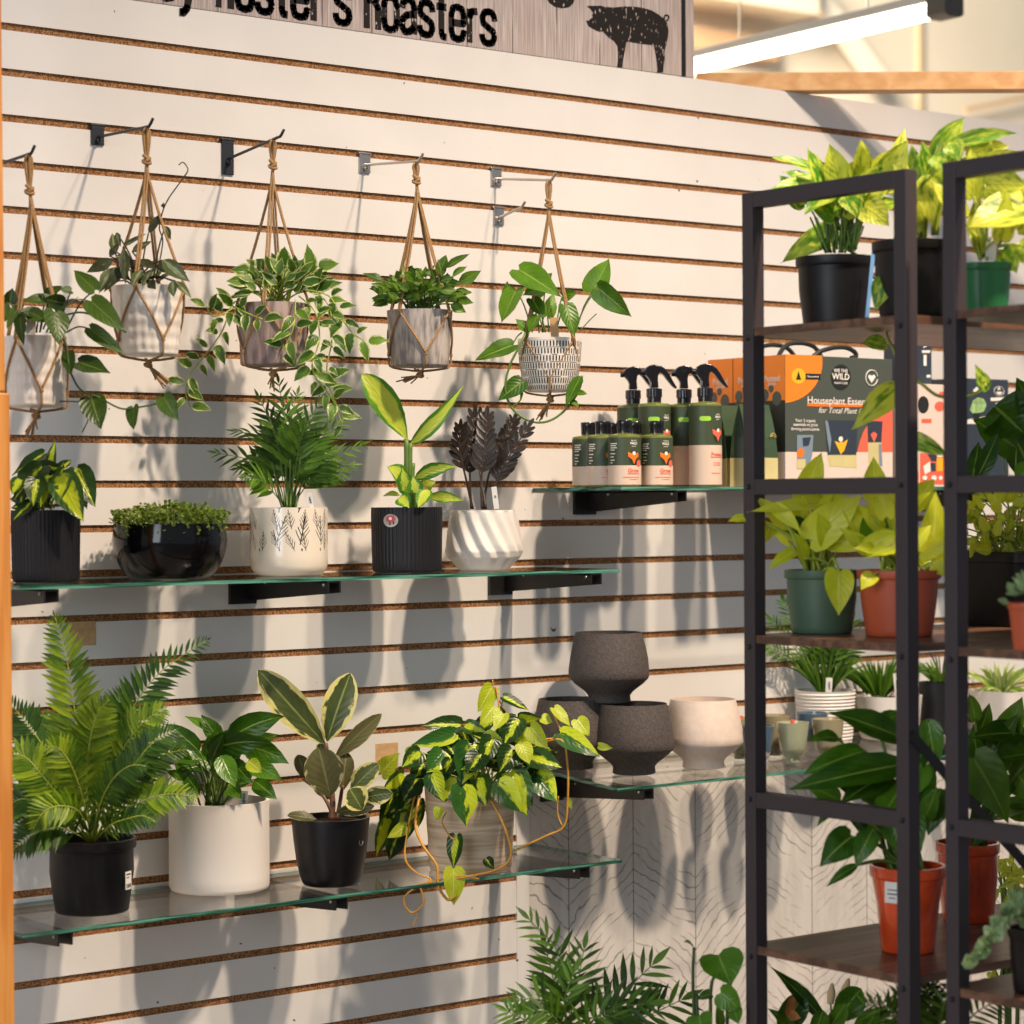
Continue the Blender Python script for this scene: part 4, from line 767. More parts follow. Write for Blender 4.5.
fern([B_, (200, 690, .08), (140, 690, .12), (90, 710, .13), (30, 760, .12)], 76, 20, fd)
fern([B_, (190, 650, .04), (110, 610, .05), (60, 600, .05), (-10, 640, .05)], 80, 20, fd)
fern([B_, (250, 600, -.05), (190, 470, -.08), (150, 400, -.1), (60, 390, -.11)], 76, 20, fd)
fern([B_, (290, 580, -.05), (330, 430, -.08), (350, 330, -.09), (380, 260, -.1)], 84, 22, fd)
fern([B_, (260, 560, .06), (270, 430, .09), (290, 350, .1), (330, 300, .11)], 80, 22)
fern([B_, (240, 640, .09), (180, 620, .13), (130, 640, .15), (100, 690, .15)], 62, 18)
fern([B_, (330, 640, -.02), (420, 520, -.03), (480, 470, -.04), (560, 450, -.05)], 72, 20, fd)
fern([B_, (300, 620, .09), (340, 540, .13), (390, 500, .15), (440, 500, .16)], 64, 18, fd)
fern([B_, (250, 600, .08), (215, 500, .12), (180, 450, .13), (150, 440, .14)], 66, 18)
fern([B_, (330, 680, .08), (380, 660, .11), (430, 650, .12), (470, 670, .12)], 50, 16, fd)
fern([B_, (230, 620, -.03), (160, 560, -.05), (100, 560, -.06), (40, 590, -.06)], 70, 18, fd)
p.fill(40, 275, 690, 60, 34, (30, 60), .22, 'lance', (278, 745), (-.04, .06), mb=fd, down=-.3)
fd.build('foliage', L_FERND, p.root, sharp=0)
def pxlabel(p, cx, cy, w, h, R, lines, mat=None, name='price_label', tilt=0):
    """a paper label that follows the pot wall, centred on zoom pixel (cx, cy)"""
    c_ = p.q(cx, cy, R); dx = (c_ - p.P).dot(RT); s_ = max(-.95, min(.95, dx / R)); a = math.atan2(-FW.y, -FW.x) + math.asin(s_); z0 = c_.z - p.P.z
    f_ = cyl(p.P, R + .0008, a, z0); W, Hh = p.px(w), p.px(h); m = MB()
    for i in range(6): m.add([f_(-W / 2 + W * i / 6, -Hh / 2), f_(-W / 2 + W * (i + 1) / 6, -Hh / 2), f_(-W / 2 + W * (i + 1) / 6, Hh / 2), f_(-W / 2 + W * i / 6, Hh / 2)], [(0, 1, 2, 3)], smooth=False)
    o = m.build(name, mat or MWHITE, p.root); g = cyl(p.P, R + .0012, a, z0); m = MB()
    for (u, v, ww, hh) in lines: 
        for i in range(2): m.add([g((u + ww * i / 2) * W, (v) * Hh), g((u + ww * (i + 1) / 2) * W, v * Hh), g((u + ww * (i + 1) / 2) * W, (v + hh) * Hh), g((u + ww * i / 2) * W, (v + hh) * Hh)], [(0, 1, 2, 3)], smooth=False)
    m.build('print', MINK, o)
pxlabel(p, 374, 857, 36, 54, 41.5 * k, [(-.38, .3, .7, .08), (-.38, .14, .45, .05), (-.35, -.40, .08, .22), (-.2, -.40, .06, .22), (-.08, -.40, .12, .22), (.1, -.40, .05, .22), (.2, -.40, .14, .22)])
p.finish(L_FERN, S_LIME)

p = shelf_plant('potted_pothos', 'smooth white cylinder pot of glossy green leaves beside the fern', 219.5, 889, ZB, None, 'pots on the bottom glass shelf'); k = p.k
p.pot(cylprof(50 * k, 89 * k, rd=.008), P_MATTW, 64, soilz=89 * k - .02); p.z(*ZE)
for b, t, w, dz, r, bd in (((690, 420), (858, 350), 84, (0, .0), .3, 26), ((625, 455), (812, 432), 82, (.06, .08), .5, 30), ((735, 440), (872, 494), 78, (.02, .05), .3, 20), ((600, 455), (495, 372), 60, (.02, .03), .3, 12), ((598, 482), (464, 492), 60, (.05, .07), .5, 24), ((640, 395), (556, 350), 38, (-.03, -.04), .6, 8), ((665, 470), (710, 565), 66, (.08, .1), -.2, 0), ((745, 490), (852, 545), 62, (.06, .07), .2, 14), ((765, 545), (835, 602), 56, (.04, .06), .1, 6), ((560, 530), (604, 590), 44, (.05, .07), .2, 6), ((720, 455), (838, 405), 62, (-.04, -.06), .3, 10), ((660, 420), (606, 345), 56, (-.03, -.03), .1, 0), ((560, 440), (500, 505), 60, (-.02, -.01), .5, 10), ((610, 500), (530, 520), 54, (.02, .04), .4, 10), ((690, 560), (730, 600), 46, (.07, .09), .1, 6), ((640, 500), (560, 460), 58, (.0, .0), .2, 6), ((700, 490), (760, 555), 58, (.06, .08), .3, 6), ((640, 470), (700, 385), 60, (-.05, -.06), .2, 4)):
    p.lf(b, t, w, 'ovate', dz, roll=r, bend=bd, pet=(640 + (b[0] - 650) * .25 + ru(-25, 25), 622, dz[0] * .3), petr=.0016)
p.fill(16, 655, 520, 110, 50, (60, 95), .52, 'ovate', (650, 620), (-.05, .06), pet=2, down=.1)
yl = MB(); p.lf((748, 485), (790, 520), 44, 'ovate', (.09, .1), roll=.1, mb=yl); yl.build('yellowed_leaf', L_LIME, p.root, sharp=0)
p.tag((734, 640), (734, 575), 26, .045, None, 'pothos'); p.finish(L_GLOSS, S_GREEN)

p = shelf_plant('potted_rubber_plant', 'satin black tapered pot with a cream-edged rubber plant', 331, 884, ZB, None, 'pots on the bottom glass shelf'); k = p.k
R, H = 39 * k, 67 * k; p.pot([(R * .68, 0), (R * .73, .003), (R * .80, H * .14), (R * .89, H * .38), (R * .955, H * .66), (R, H * .97), (R, H)], P_SATB, 56); p.z(*ZF)
dk = MB()
for b, t, w, dz, r, m_ in (((74, 312), (-128, 88), 104, (.0, .03), -.15, None), ((82, 305), (152, 98), 100, (-.01, -.02), .15, None), ((92, 472), (55, 322), 118, (.04, .06), .0, dk), ((105, 355), (246, 222), 58, (-.01, -.02), .55, dk), ((128, 455), (140, 335), 58, (.0, -.02), .2, dk), ((152, 455), (238, 372), 64, (.02, .03), .1, None), ((188, 512), (148, 448), 84, (.06, .07), .3, None), ((185, 478), (280, 462), 56, (.04, .06), .3, None), ((50, 540), (-38, 528), 40, (.04, .05), .5, dk), ((70, 350), (60, 310), 40, (-.02, -.02), .2, None), ((20, 420), (-6, 345), 50, (-.05, -.06), .3, dk), ((110, 520), (225, 500), 44, (.03, .06), .5, dk), ((90, 480), (45, 420), 60, (-.03, -.04), .4, dk)):
    p.lf(b, t, w, 'ellip', dz, roll=r, bend=6, mb=m_, wavy=.015)
dk.build('foliage', L_RUBBERD, p.root, sharp=0)
wd_ = MB(); wd_.tube([p.q(95, 540), p.q(98, 480), p.q(88, 400), p.q(78, 310)], [.006, .0035], 8, sub=5); wd_.tube([p.q(112, 540), p.q(120, 490), p.q(128, 440, .02)], [.004, .003], 8, sub=4); wd_.tube([p.q(105, 540), p.q(70, 470), p.q(10, 420, -.04)], [.004, .002], 8, sub=4); wd_.build('trunk', S_BROWN, p.root, sharp=0)
a_ = math.atan2(-FW.y, -FW.x) + 1.02; rg = MB(); f_ = cyl(p.P, R * .95, a_, H * .66); rg.tube([f_(math.cos(t * PI / 8) * .0055, math.sin(t * PI / 8) * .0055) for t in range(17)], .0007, 5); rg.build('ring_mark', MHOOKS, p.root)
p.finish(L_RUBBER, S_ORANGE)

p = shelf_plant('trailing_philodendron', 'big trailing plant with lime-striped leaves in a banded beige pot', 470.5, 869, ZB, None, 'pots on the bottom glass shelf'); k = p.k
p.pot(cylprof(45.5 * k, 84 * k, 41 * k), P_BAND, 60, lambda a, i: 1 + .008 * (i % 2)); p.z(*ZF)
hl = MB(); lm = MB()
for b, t, w, dz, m_ in (((578, 142), (535, 218), 56, (.0, .01), lm), ((614, 172), (692, 212), 40, (0, 0), None), ((585, 200), (540, 258), 48, (.03, .05), lm), ((612, 222), (585, 272), 44, (.06, .08), lm), ((482, 255), (362, 258), 58, (.0, .02), None), ((462, 282), (332, 318), 52, (.04, .05), hl), ((498, 258), (565, 278), 46, (.02, .03), None), ((655, 238), (612, 322), 66, (.06, .08), None), ((662, 238), (725, 236), 50, (.03, .03), None), ((694, 262), (748, 328), 58, (.07, .08), lm), ((668, 315), (692, 375), 52, (.09, .1), lm), ((728, 236), (762, 248), 40, (.02, .02), lm), ((766, 205), (816, 262), 40, (.02, .03), lm), ((835, 240), (872, 290), 50, (.03, .04), lm), ((785, 283), (905, 352), 68, (.04, .06), hl), ((900, 318), (942, 326), 24, (.05, .06), lm), ((695, 350), (792, 385), 72, (.07, .08), None), ((705, 405), (775, 488), 84, (.07, .09), hl), ((632, 400), (685, 532), 100, (.09, .11), None), ((598, 432), (668, 520), 78, (.11, .12), hl),
        ((512, 318), (488, 435), 92, (.09, .11), hl), ((545, 345), (500, 405), 70, (.1, .12), None), ((462, 415), (430, 490), 84, (.09, .1), None), ((398, 405), (432, 488), 60, (.1, .11), hl), ((486, 445), (500, 562), 88, (.12, .13), hl), ((420, 505), (412, 545), 34, (.12, .12), lm), ((320, 345), (385, 355), 50, (.02, .04), lm), ((362, 338), (305, 385), 60, (.06, .07), None), ((300, 430), (236, 568), 66, (-.05, -.04), None), ((335, 450), (288, 605), 62, (-.02, .0), None), ((262, 540), (228, 655), 52, (-.03, -.03), None), ((292, 588), (268, 664), 60, (.0, .01), None), ((352, 418), (308, 488), 62, (.03, .04), None), ((322, 562), (262, 596), 40, (.03, .04), lm), ((245, 400), (300, 340), 60, (-.04, -.03), lm), ((560, 300), (610, 300), 56, (.05, .06), hl), ((430, 340), (380, 400), 66, (.06, .08), hl), ((580, 300), (545, 370), 70, (.08, .1), None), ((640, 330), (600, 400), 74, (.09, .11), None), ((690, 380), (640, 440), 70, (.06, .09), None), ((430, 300), (470, 350), 60, (.03, .05), None), ((540, 260), (600, 230), 50, (.0, .0), None), ((660, 440), (700, 500), 66, (.06, .08), None), ((540, 420), (560, 500), 76, (.1, .12), None), ((455, 360), (420, 440), 70, (.07, .09), None), ((375, 370), (330, 440), 60, (.0, .02), None), ((745, 340), (690, 440), 66, (.02, .05), None), ((620, 260), (680, 330), 62, (.04, .07), hl), ((470, 590), (462, 690), 50, (.12, .12), None), ((462, 690), (464, 802), 66, (.13, .13), lm), ((560, 660), (585, 690), 34, (.1, .1), None), ((810, 478), (818, 512), 16, (.02, .02), lm), ((540, 370), (480, 390), 66, (.1, .11), None), ((330, 490), (270, 520), 52, (-.02, .0), None), ((360, 500), (320, 560), 54, (.0, .02), None)):
    p.lf(b, t, w * 1.05, 'heart', dz, mb=m_, pet=(ru(520, 600), 470, 0) if m_ is not lm and b[1] < 440 else None)
hl.build('foliage', L_BRASIL2, p.root, sharp=0); lm.build('lime_foliage', L_LIME, p.root, sharp=0)
vn = MB()
for q, r in (([(540, 450, .06), (565, 470, .1), (592, 512, .12), (625, 590, .13), (634, 655, .13), (592, 692, .13), (500, 714, .13), (440, 722, .13)], .0022), ([(360, 470, .05), (348, 560, .09), (372, 622, .12), (412, 680, .13), (416, 740, .135), (445, 782, .135), (470, 770, .135)], .0026), ([(345, 470, .02), (328, 560, .06), (316, 655, .09), (352, 702, .12), (395, 722, .13), (352, 742, .135), (312, 782, .135), (336, 822, .135), (372, 792, .135), (360, 740, .135)], .0019), ([(690, 330, .04), (785, 300, .05), (806, 380, .05), (806, 480, .05), (796, 560, .045), (742, 590, .04), (655, 630, .03)], .0022), ([(778, 470, .04), (776, 520, .04), (790, 560, .045)], .0014), ([(540, 720, .13), (470, 712, .13), (360, 740, .135)], .0018), ([(440, 520, .1), (428, 550, .12), (455, 595, .125), (470, 600, .125)], .0014), ([(590, 140, .0), (598, 190, .01), (600, 250, .01)], .0016), ([(580, 120, 0), (588, 160, .0), (620, 215, .01)], .0012), ([(760, 215, .02), (780, 260, .03), (790, 290, .04), (730, 300, .05)], .0018), ([(355, 822, .135), (348, 845, .135), (337, 865, .135)], .0012)): p.vine(q, r, vn)
vn.build('vine', S_ORANGE, p.root, sharp=0); p.fill(30, 560, 360, 170, 90, (60, 95), .66, 'heart', (560, 440), (-.05, .06), pet=4, down=.7); p.fill(14, 320, 480, 50, 80, (60, 100), .6, 'heart', (380, 400), (-.06, -.01), down=.8)
p.finish(L_BRASIL, S_LIME)
# ------------------------------------------------------------------ bottles on the upper right shelf
B_GREEN = pm('green_label', '#3d4a32', .5); B_CREAM = pm('cream_label', '#dcc3ad', .5); B_OLIVE = pm('olive_bottle', '#6d7430', .25, coat=.3); B_CAP = pm('black_cap', '#15131a', .25, coat=.3)
B_ORANGE = pm('orange_print', '#ee7a1c', .5); B_CORAL = pm('coral_print', '#e9694e', .5); B_WHITE = pm('white_print', '#efe8de', .5); B_DARK = pm('dark_print', '#262c22', .5); B_LIME = pm('lime_print', '#9fd63c', .5); B_GOLD = pm('gold_print', '#d8b45a', .4)
AF = math.atan2(-FW.y, -FW.x)
def strip(m, f, u0, u1, v0, v1, mi=0, n=16):
    for i in range(n):
        a, b = u0 + (u1 - u0) * i / n, u0 + (u1 - u0) * (i + 1) / n; m.add([f(a, v0), f(b, v0), f(b, v1), f(a, v1)], [(0, 1, 2, 3)], mi=mi, smooth=True)
def bottle_base(r, P, R, H, split, spray):
    m = MB(); m.lathe([(R - .003, 0), (R - .0005, .0012), (R, .003), (R, H - .004), (R - .001, H - .0015), (R - .004, H), (R * .42, H + .002), (R * .42, H + .008)], P, 48); m.build('bottle_body', B_OLIVE, r)
    m = MB(); f = cyl(P, R + .0004, 0, 0); strip(m, f, 0, 2 * PI * R, .004, split, 1, 48); strip(m, f, 0, 2 * PI * R, split, H - .006, 0, 48); lb = m.build('label', [B_GREEN, B_CREAM], r); return lb
def emblem(lb, P, R, ang, zc, s, col, extra=None):
    f = cyl(P, R + .0007, AF + ang, zc); g = cyl(P, R + .001, AF + ang, zc); h = cyl(P, R + .0013, AF + ang, zc)
    m = MB(); fan(m, disc(0, -.1 * s, .75 * s, 1.0 * s), f); m.build('dark_oval', B_DARK, lb)
    m = MB(); fan(m, [(0, -1.0 * s), (.28 * s, -.35 * s), (.85 * s, .05 * s), (.7 * s, .6 * s), (.3 * s, .45 * s), (0, .2 * s)], g); fan(m, [(0, -1.0 * s), (0, .2 * s), (-.3 * s, .45 * s), (-.9 * s, .65 * s), (-.85 * s, .05 * s), (-.28 * s, -.35 * s)], g); m.build('emblem', col, lb)
    m = MB(); poly(m, disc(0, .5 * s, .25 * s), h); m.build('white_dot', B_WHITE, lb)
def badge(lb, P, R, ang, zc, s):
    m = MB(); f = cyl(P, R + .0009, AF + ang, zc)
    letters(m, "WE THE", lambda u, v: f(u, v + .62 * s), s * .38, .02); letters(m, "WILD", f, s * .75, .03); letters(m, "plant care", lambda u, v: f(u, v - .6 * s), s * .3, .02); m.build('badge', B_WHITE, lb)
def small_bottle():
    P = V((0, 0, 0)); R, H = .0312, .0985; r = thing('plant_food_bottle', '', 'bottle', P, 'small green bottles on the upper right shelf'); lb = bottle_base(r, P, R, H, .040, 0)
    m = MB(); m.lathe([(.0140, H + .0035), (.0142, H + .018), (.0146, H + .019), (.0146, H + .0255), (.0138, H + .027), (1e-5, H + .0272)], P, 40, lambda a, i: 1 + (.015 * math.cos(28 * a) if i < 2 else 0)); m.build('cap', B_CAP, r)
    emblem(lb, P, R, .55, .056, .014, B_ORANGE); badge(lb, P, R, .55, .081, .0085)
    m = MB(); f = cyl(P, R + .0009, AF - .75, .0)
    for j, (w, z) in enumerate(((.016, .081), (.014, .077), (.016, .073), (.011, .069), (.012, .062), (.009, .056), (.011, .050), (.006, .045))): strip(m, f, -.008, -.008 + w, z - .0009, z + .0009, n=4)
    m.build('print', B_WHITE, lb)
    m = MB(); f = cyl(P, R + .0009, AF + .55, .030); letters(m, "Grow", f, .0105, .03); strip(m, f, -.013, .013, -.0062, -.0048); m.build('lettering', B_CORAL, lb)
    m = MB(); f = cyl(P, R + .0009, AF + .5, .0); strip(m, f, -.020, .014, .0175, .0185); strip(m, f, -.008, .010, .0135, .0142)
    m.build('print', B_CORAL, lb); m = MB(); f = cyl(P, R + .0009, AF + .95, .044); poly(m, disc(0, 0, .0065), f); m.build('orange_dot', B_CORAL, lb); return r
def spray_bottle():
    P = V((0, 0, 0)); R, H = .0315, .162; r = thing('spray_bottle', '', 'spray bottle', P, 'green spray bottles on the upper right shelf'); lb = bottle_base(r, P, R, H, .080, 1)
    m = MB(); m.lathe([(.0135, H + .003), (.0138, H + .012), (.0150, H + .013), (.0150, H + .0285), (.0120, H + .030), (1e-5, H + .0302)], P, 48, lambda a, i: 1 + (.02 * math.cos(24 * a) if 1 < i < 4 else 0)); m.build('collar', B_CAP, r)
    o2 = [(795, 224), (798, 190), (786, 168), (770, 150), (763, 128), (772, 106), (795, 92), (825, 86), (858, 92), (888, 112), (912, 146), (936, 192), (958, 226), (948, 230), (925, 212), (898, 180), (876, 150), (857, 134), (846, 142), (842, 175), (846, 224)]
    s = 1 / 5.689 * 4.5 / FOC; ot = [((a - 822) * s, (224 - b) * s) for a, b in o2]; ex = V((.84, -.54, 0)).normalized(); ez = V((0, 0, 1)); n = ex.cross(ez)
    m = MB(); m.prism(ot[::-1], P + V((0, 0, H + .031)) - n * .0075, ex, ez, n, .015); m.build('trigger_head', B_CAP, r, bevel=.004)
    m = MB(); c_ = P + V((0, 0, H + .029)) + ex * (-52 * s) + ez * (96 * s); m.tube([c_, c_ - ex * .008], .006, 12); m.build('nozzle', B_CAP, r)
    emblem(lb, P, R, .78, .101, .015, B_CORAL); badge(lb, P, R, .78, .134, .008)
    m = MB(); f = cyl(P, R + .0009, AF - .08, .131); strip(m, f, -.007, .007, -.0045, .0045, n=6); fan(m, disc(-.007, 0, .0045), f); fan(m, disc(.007, 0, .0045), f); m.build('lime_tab', B_LIME, lb)
    m = MB(); f = cyl(P, R + .0009, AF + .72, .062); letters(m, "Protect", f, .0095, .03); strip(m, f, -.015, .016, -.006, -.0045)
    for j, z in enumerate((.046, .042, .026)): strip(m, cyl(P, R + .0009, AF + .72, 0), -.010 - .004 * (j == 2), .010, z - .0005, z + .0005)
    m.build('lettering', B_CORAL, lb); return r
def at(px, off, z): p = yp(px, 470, WALL - off); return V((p.x, p.y, z + .0004))
sb0 = small_bottle(); xs = (at(624.5, .232, ZU), at(656.5, .232, ZU)); nm = [['nearest the shelf edge at the left, front of its column', 'second back in the left column', 'rearmost of the left column by the shelf end'], ['at the right in front of the spray bottles', 'second back in the right column, mostly hidden by its neighbours', 'rearmost of the right column, only its cap showing']]
used = False
for c in range(2):
    for q in range(3):
        loc = V((xs[c].x + (.017 if (c, q) == (0, 2) else 0), xs[c].y + .0635 * q, ZU + .0004)); lab = 'small black-capped green bottle ' + nm[c][q]
        if not used: sb0.location = loc; sb0['label'] = lab; used = True
        else: dup(sb0, loc, lab)
sp0 = spray_bottle()
for i, (px, off, lab) in enumerate(((705.5, .235, 'green spray bottle at the right, in front beside the green pouch'), (684.4, .165, 'green spray bottle second from the right, behind the front right one'), (654.6, .158, 'green spray bottle second from the left, behind the small bottles'), (633.5, .084, 'green spray bottle at the far left, rearmost by the wall'))):
    loc = at(px, off, ZU)
    if i == 0: sp0.location = loc; sp0['label'] = lab
    else: dup(sp0, loc, lab)

# green pouches with a pale gold foot
def pouch(P, w, d, H, lab):
    r = thing('plant_food_pouch', lab, 'pouch', P, 'green gold-footed pouches'); m = MB(); ft = H * .35
    def ring(z, dd, ww): return [P + V((-ww, -dd, z)), P + V((ww, -dd, z)), P + V((ww, dd, z)), P + V((-ww, dd, z))]
    h = w / 2; lv = [(0, d / 2, h), (ft, d / 2 * .98, h), (H * .6, d / 2 * .8, h * .99), (H * .82, d / 2 * .42, h * .98), (H, .001, h * .97)]
    for nm_, ls, mt in (('pouch_foot', lv[:2], B_GOLDF), ('pouch_body', lv[1:], B_POUCH)):
        m = MB(); vs = []; 
        for z, dd, ww in ls:
            a, b, c, e = ring(z, dd, ww); g = min(.018, dd * .7); vs += [a, b, (b + c) / 2 - V((g, 0, 0)), c, e, (a + e) / 2 + V((g, 0, 0))]
        n = len(ls); fs = [(i * 6 + j, i * 6 + (j + 1) % 6, (i + 1) * 6 + (j + 1) % 6, (i + 1) * 6 + j) for i in range(n - 1) for j in range(6)]
        if ls[0][0] == 0: fs.append(tuple(range(6))[::-1])
        m.add(vs, fs, smooth=False); m.build(nm_, mt, r)
    m = MB(); c_ = P + V((h * .72, -d / 2 * .9 - .0012, H * .60))
    for q in (.004, .008): m.tube([c_ + V((math.cos(t * PI / 8) * q, 0, math.sin(t * PI / 8) * q)) for t in range(9)], .0007, 5)
    m.build('gold_mark', B_GOLD, r); return r
B_POUCH = pm('green_foil', '#3d5139', .35, var=.1, nscale=20); B_GOLDF = pm('pale_gold_foil', '#cfc389', .4, var=.08, nscale=20)
P_ = at(754, .218, ZU); pouch(P_, .083, .05, .163, 'green stand-up pouch with pale gold foot behind the rack post, nearest')
P_ = at(734, .150, ZU); pouch(P_, .083, .05, .163, 'green stand-up pouch behind the nearest pouch, mostly hidden')

# gift cartons with handles: three in a row, front to back
K_GREEN = pm('carton_green', '#4a5148', .5); K_ORANGE = pm('carton_orange', '#f08424', .5); K_CREAM = pm('carton_cream', '#e0cdbf', .5); K_BLACK = pm('carton_black', '#232522', .5); K_YELLOW = pm('carton_yellow', '#f6b524', .5); K_SILVER = pm('foil_picture', '#8fa0ae', .3, .3); K_NAVY = pm('navy_print', '#333c48', .45)
OFF = .235; yf = WALL - OFF; x0 = yp(785.3, 420, yf).x; x1 = yp(892.5, 420, yf).x; zt = yp(785.3, 354.5, yf).z; dpt = .074
def gift_box(yfront, lab, detail):
    P = V(((x0 + x1) / 2, yfront, ZU + .0004)); r = thing('gift_carton', lab, 'box', P, 'orange and green gift cartons'); z0 = P.z; zc = yp(785, 452, yf).z
    m = MB(); m.box(x0, x1, yfront, yfront + dpt, z0, zt); ob = m.build('carton', [K_GREEN], r, bevel=.0008)
    m = MB(); e = .0006; zo = yp(785, 400, yf).z; m.add([(x0 - e, yfront + dpt, zo), (x0 - e, yfront, zo), (x0 - e, yfront, zt), (x0 - e, yfront + dpt, zt)], [(0, 1, 2, 3)], smooth=False); m.build('orange_side', K_ORANGE, ob)
    m = MB(); m.add([(x0 - e, yfront + dpt, zc), (x0 - e, yfront, zc), (x0 - e, yfront, zo), (x0 - e, yfront + dpt, zo)], [(0, 1, 2, 3)], smooth=False); m.build('dark_side', K_BLACK, ob)
    m = MB(); m.add([(x0 - e, yfront + dpt, z0), (x0 - e, yfront, z0), (x0 - e, yfront, zc), (x0 - e, yfront + dpt, zc)], [(0, 1, 2, 3)], smooth=False); m.build('cream_side', K_CREAM, ob)
    sd_ = flat((x0 - e * 2, yfront + dpt / 2, zo), (0, -1, 0), (0, 0, 1)); m = MB()
    for a, b, q in ((-.020, .012, .011), (-.002, .024, .007), (.014, .004, .013), (-.024, -.004, .006)): poly(m, disc(a, b, q, q * 1.1), sd_)
    m.build('dark_circles', K_GREEN, ob); m = MB(); letters(m, "Potted", lambda u, v: sd_(u, v + .044), .017, .02); letters(m, "plants", lambda u, v: sd_(u, v + .034), .010, .02); m.build('lettering', K_CREAM, ob)
    if detail:
        q = lambda a, b, k=1: yp(740 + a / 6.4, 330 + b / 6.4, yfront - .0004 * k)
        def part(nm, mt, pls, k=1):
            m = MB(); [poly(m, pl_, lambda a, b: q(a, b, k)) for pl_ in pls]; return m.build(nm, mt, ob)
        arc = [(270 + 258 * math.cos(t), 205 + 262 * math.sin(t)) for t in [(-.17 + (1.50 + .17) * i / 14) for i in range(15)]]
        part('orange_corner', K_ORANGE, [[(290, 156)] + [(525, 164)] + arc[1:] + [(290, 466)]])
        part('cream_band', K_CREAM, [[(290, 780), (977, 782), (977, 960), (290, 958)]])
        part('coral_curve', B_CORAL, [[(750, 781), (765, 720), (790, 650), (830, 590), (890, 545), (977, 505), (977, 782)]])
        part('yellow_disc', K_YELLOW, [disc(375, 295, 44, 50)], 2); part('dark_tab', K_BLACK, [[(420, 278), (515, 280), (515, 318), (420, 316)]], 2); part('disc_mark', B_DARK, [[(375, 262), (392, 318), (358, 318)]], 3)
        part('round_badge', K_BLACK, [disc(646, 302, 64, 82)], 2)
        sc_ = 1 / 6.4 * dep(q(600, 400)) / FOC * 1.12
        def tx(nm, mt, lines, k=3):
            m = MB()
            for t_, a, b, s, kw in lines: O = q(a, b, k); letters(m, t_, flat(O, (1.03, 0, 0), (0, 0, .92)), s * sc_, **kw)
            return m.build(nm, mt, ob)
        tx('badge_lettering', B_WHITE, [("WE THE", 646, 262, 30, dict(bold=.02)), ("WILD", 646, 300, 54, dict(bold=.02)), ("PLANT CARE", 646, 340, 18, dict(bold=.02))])
        tx('tab_lettering', B_WHITE, [("Plant powered", 467, 298, 15, dict(bold=.02))])
        part('orange_stroke', B_ORANGE, [[(430, 466), (905, 472), (905, 496), (430, 488)]], 2)
        tx('title_lettering', B_WHITE, [("Houseplant Essentials", 430, 450, 62, dict(align='LEFT', bold=.008, sx=1.03)), ("for Total Plant Care", 500, 514, 50, dict(align='LEFT', shear=.35, bold=.0, sx=1.02))])
        tx('small_lettering', B_WHITE, [("Your 3 organic", 420, 580, 27, dict(bold=.008, sx=.95)), ("essentials to grow", 420, 606, 27, dict(bold=.008, sx=.95)), ("thriving potted plants.", 420, 634, 27, dict(bold=.008, sx=.92))])
        m = MB(); O = q(843, 306, 3); 
        for R_ in (38,): m.tube([q(843 + 38 * math.cos(t * PI / 14), 306 + 50 * math.sin(t * PI / 14), 3) for t in range(29) if t % 7], .0010, 5)
        poly(m, [(843, 338), (868, 300), (858, 284), (843, 294), (828, 284), (818, 300)], lambda a, b: q(a, b, 3)); m.build('ring_emblem', B_WHITE, ob)
        part('pouch_picture', K_NAVY, [[(545, 578), (752, 578), (745, 800), (560, 800)]], 2); part('pouch_picture_foot', B_GOLDF, [[(560, 800), (746, 795), (748, 884), (570, 872)]], 2); part('picture_glint', K_SILVER, [[(545, 580), (562, 582), (585, 700), (575, 790), (560, 700)]], 3)
        part('picture_emblem', K_YELLOW, [[(645, 795), (605, 710), (640, 722), (648, 690), (656, 722), (690, 700), (668, 770)]], 3); part('picture_dot', B_WHITE, [disc(645, 698, 14, 17)], 4)
        part('bottle_picture', K_SILVER, [[(365, 672), (470, 672), (462, 800), (440, 888), (365, 888)]], 2); part('bottle_picture_mark', B_ORANGE, [[(362, 780), (390, 752), (415, 775), (395, 820), (372, 815)]], 3); part('bottle_picture_shade', K_NAVY, [[(400, 690), (455, 685), (440, 740), (405, 745)]], 3); part('bottle_picture_foot', B_GOLDF, [[(366, 826), (420, 826), (420, 888), (366, 888)]], 3)
        part('spray_picture', K_NAVY, [[(815, 582), (912, 584), (905, 720), (820, 720)]], 2); part('spray_picture_foot', B_GOLDF, [[(820, 720), (905, 720), (912, 872), (822, 850)]], 2); part('spray_picture_emblem', B_CORAL, [[(858, 720), (836, 668), (858, 650), (880, 668)]], 3); part('spray_glint', K_SILVER, [[(888, 730), (905, 730), (912, 870), (892, 865)]], 3)
    m = MB(); xm = (x0 + x1) / 2; yh = yfront + dpt / 2
    pts = [V((xm + a, yh, zt + b)) for a, b in ((-.062, -.001), (-.058, .012), (-.040, .028), (-.015, .034), (.015, .034), (.040, .028), (.058, .012), (.062, -.001))]
    if not detail: m.tube(pts, .0048, 8, sub=4)
    else: m.tube([V((xm + .030 + a * .9, yh + b * 1.0, zt + .002 + c * 1.15)) for a, b, c in ((-.075, .0, .0), (-.05, .0, .010), (-.01, .0, .017), (.03, .0, .018), (.055, .0, .012), (.062, .0, .004), (.045, 0, .0))], .0048, 8, sub=4)
    m.build('handle', K_BLACK, r)
gift_box(yf, 'front gift carton with houseplant lettering, orange corner and folded handle', True)
gift_box(yf + dpt + .002, 'second gift carton with raised handle behind the front one', False)
gift_box(yf + 2 * (dpt + .002), 'rearmost orange-sided gift carton by the wall behind the spray bottles', False)

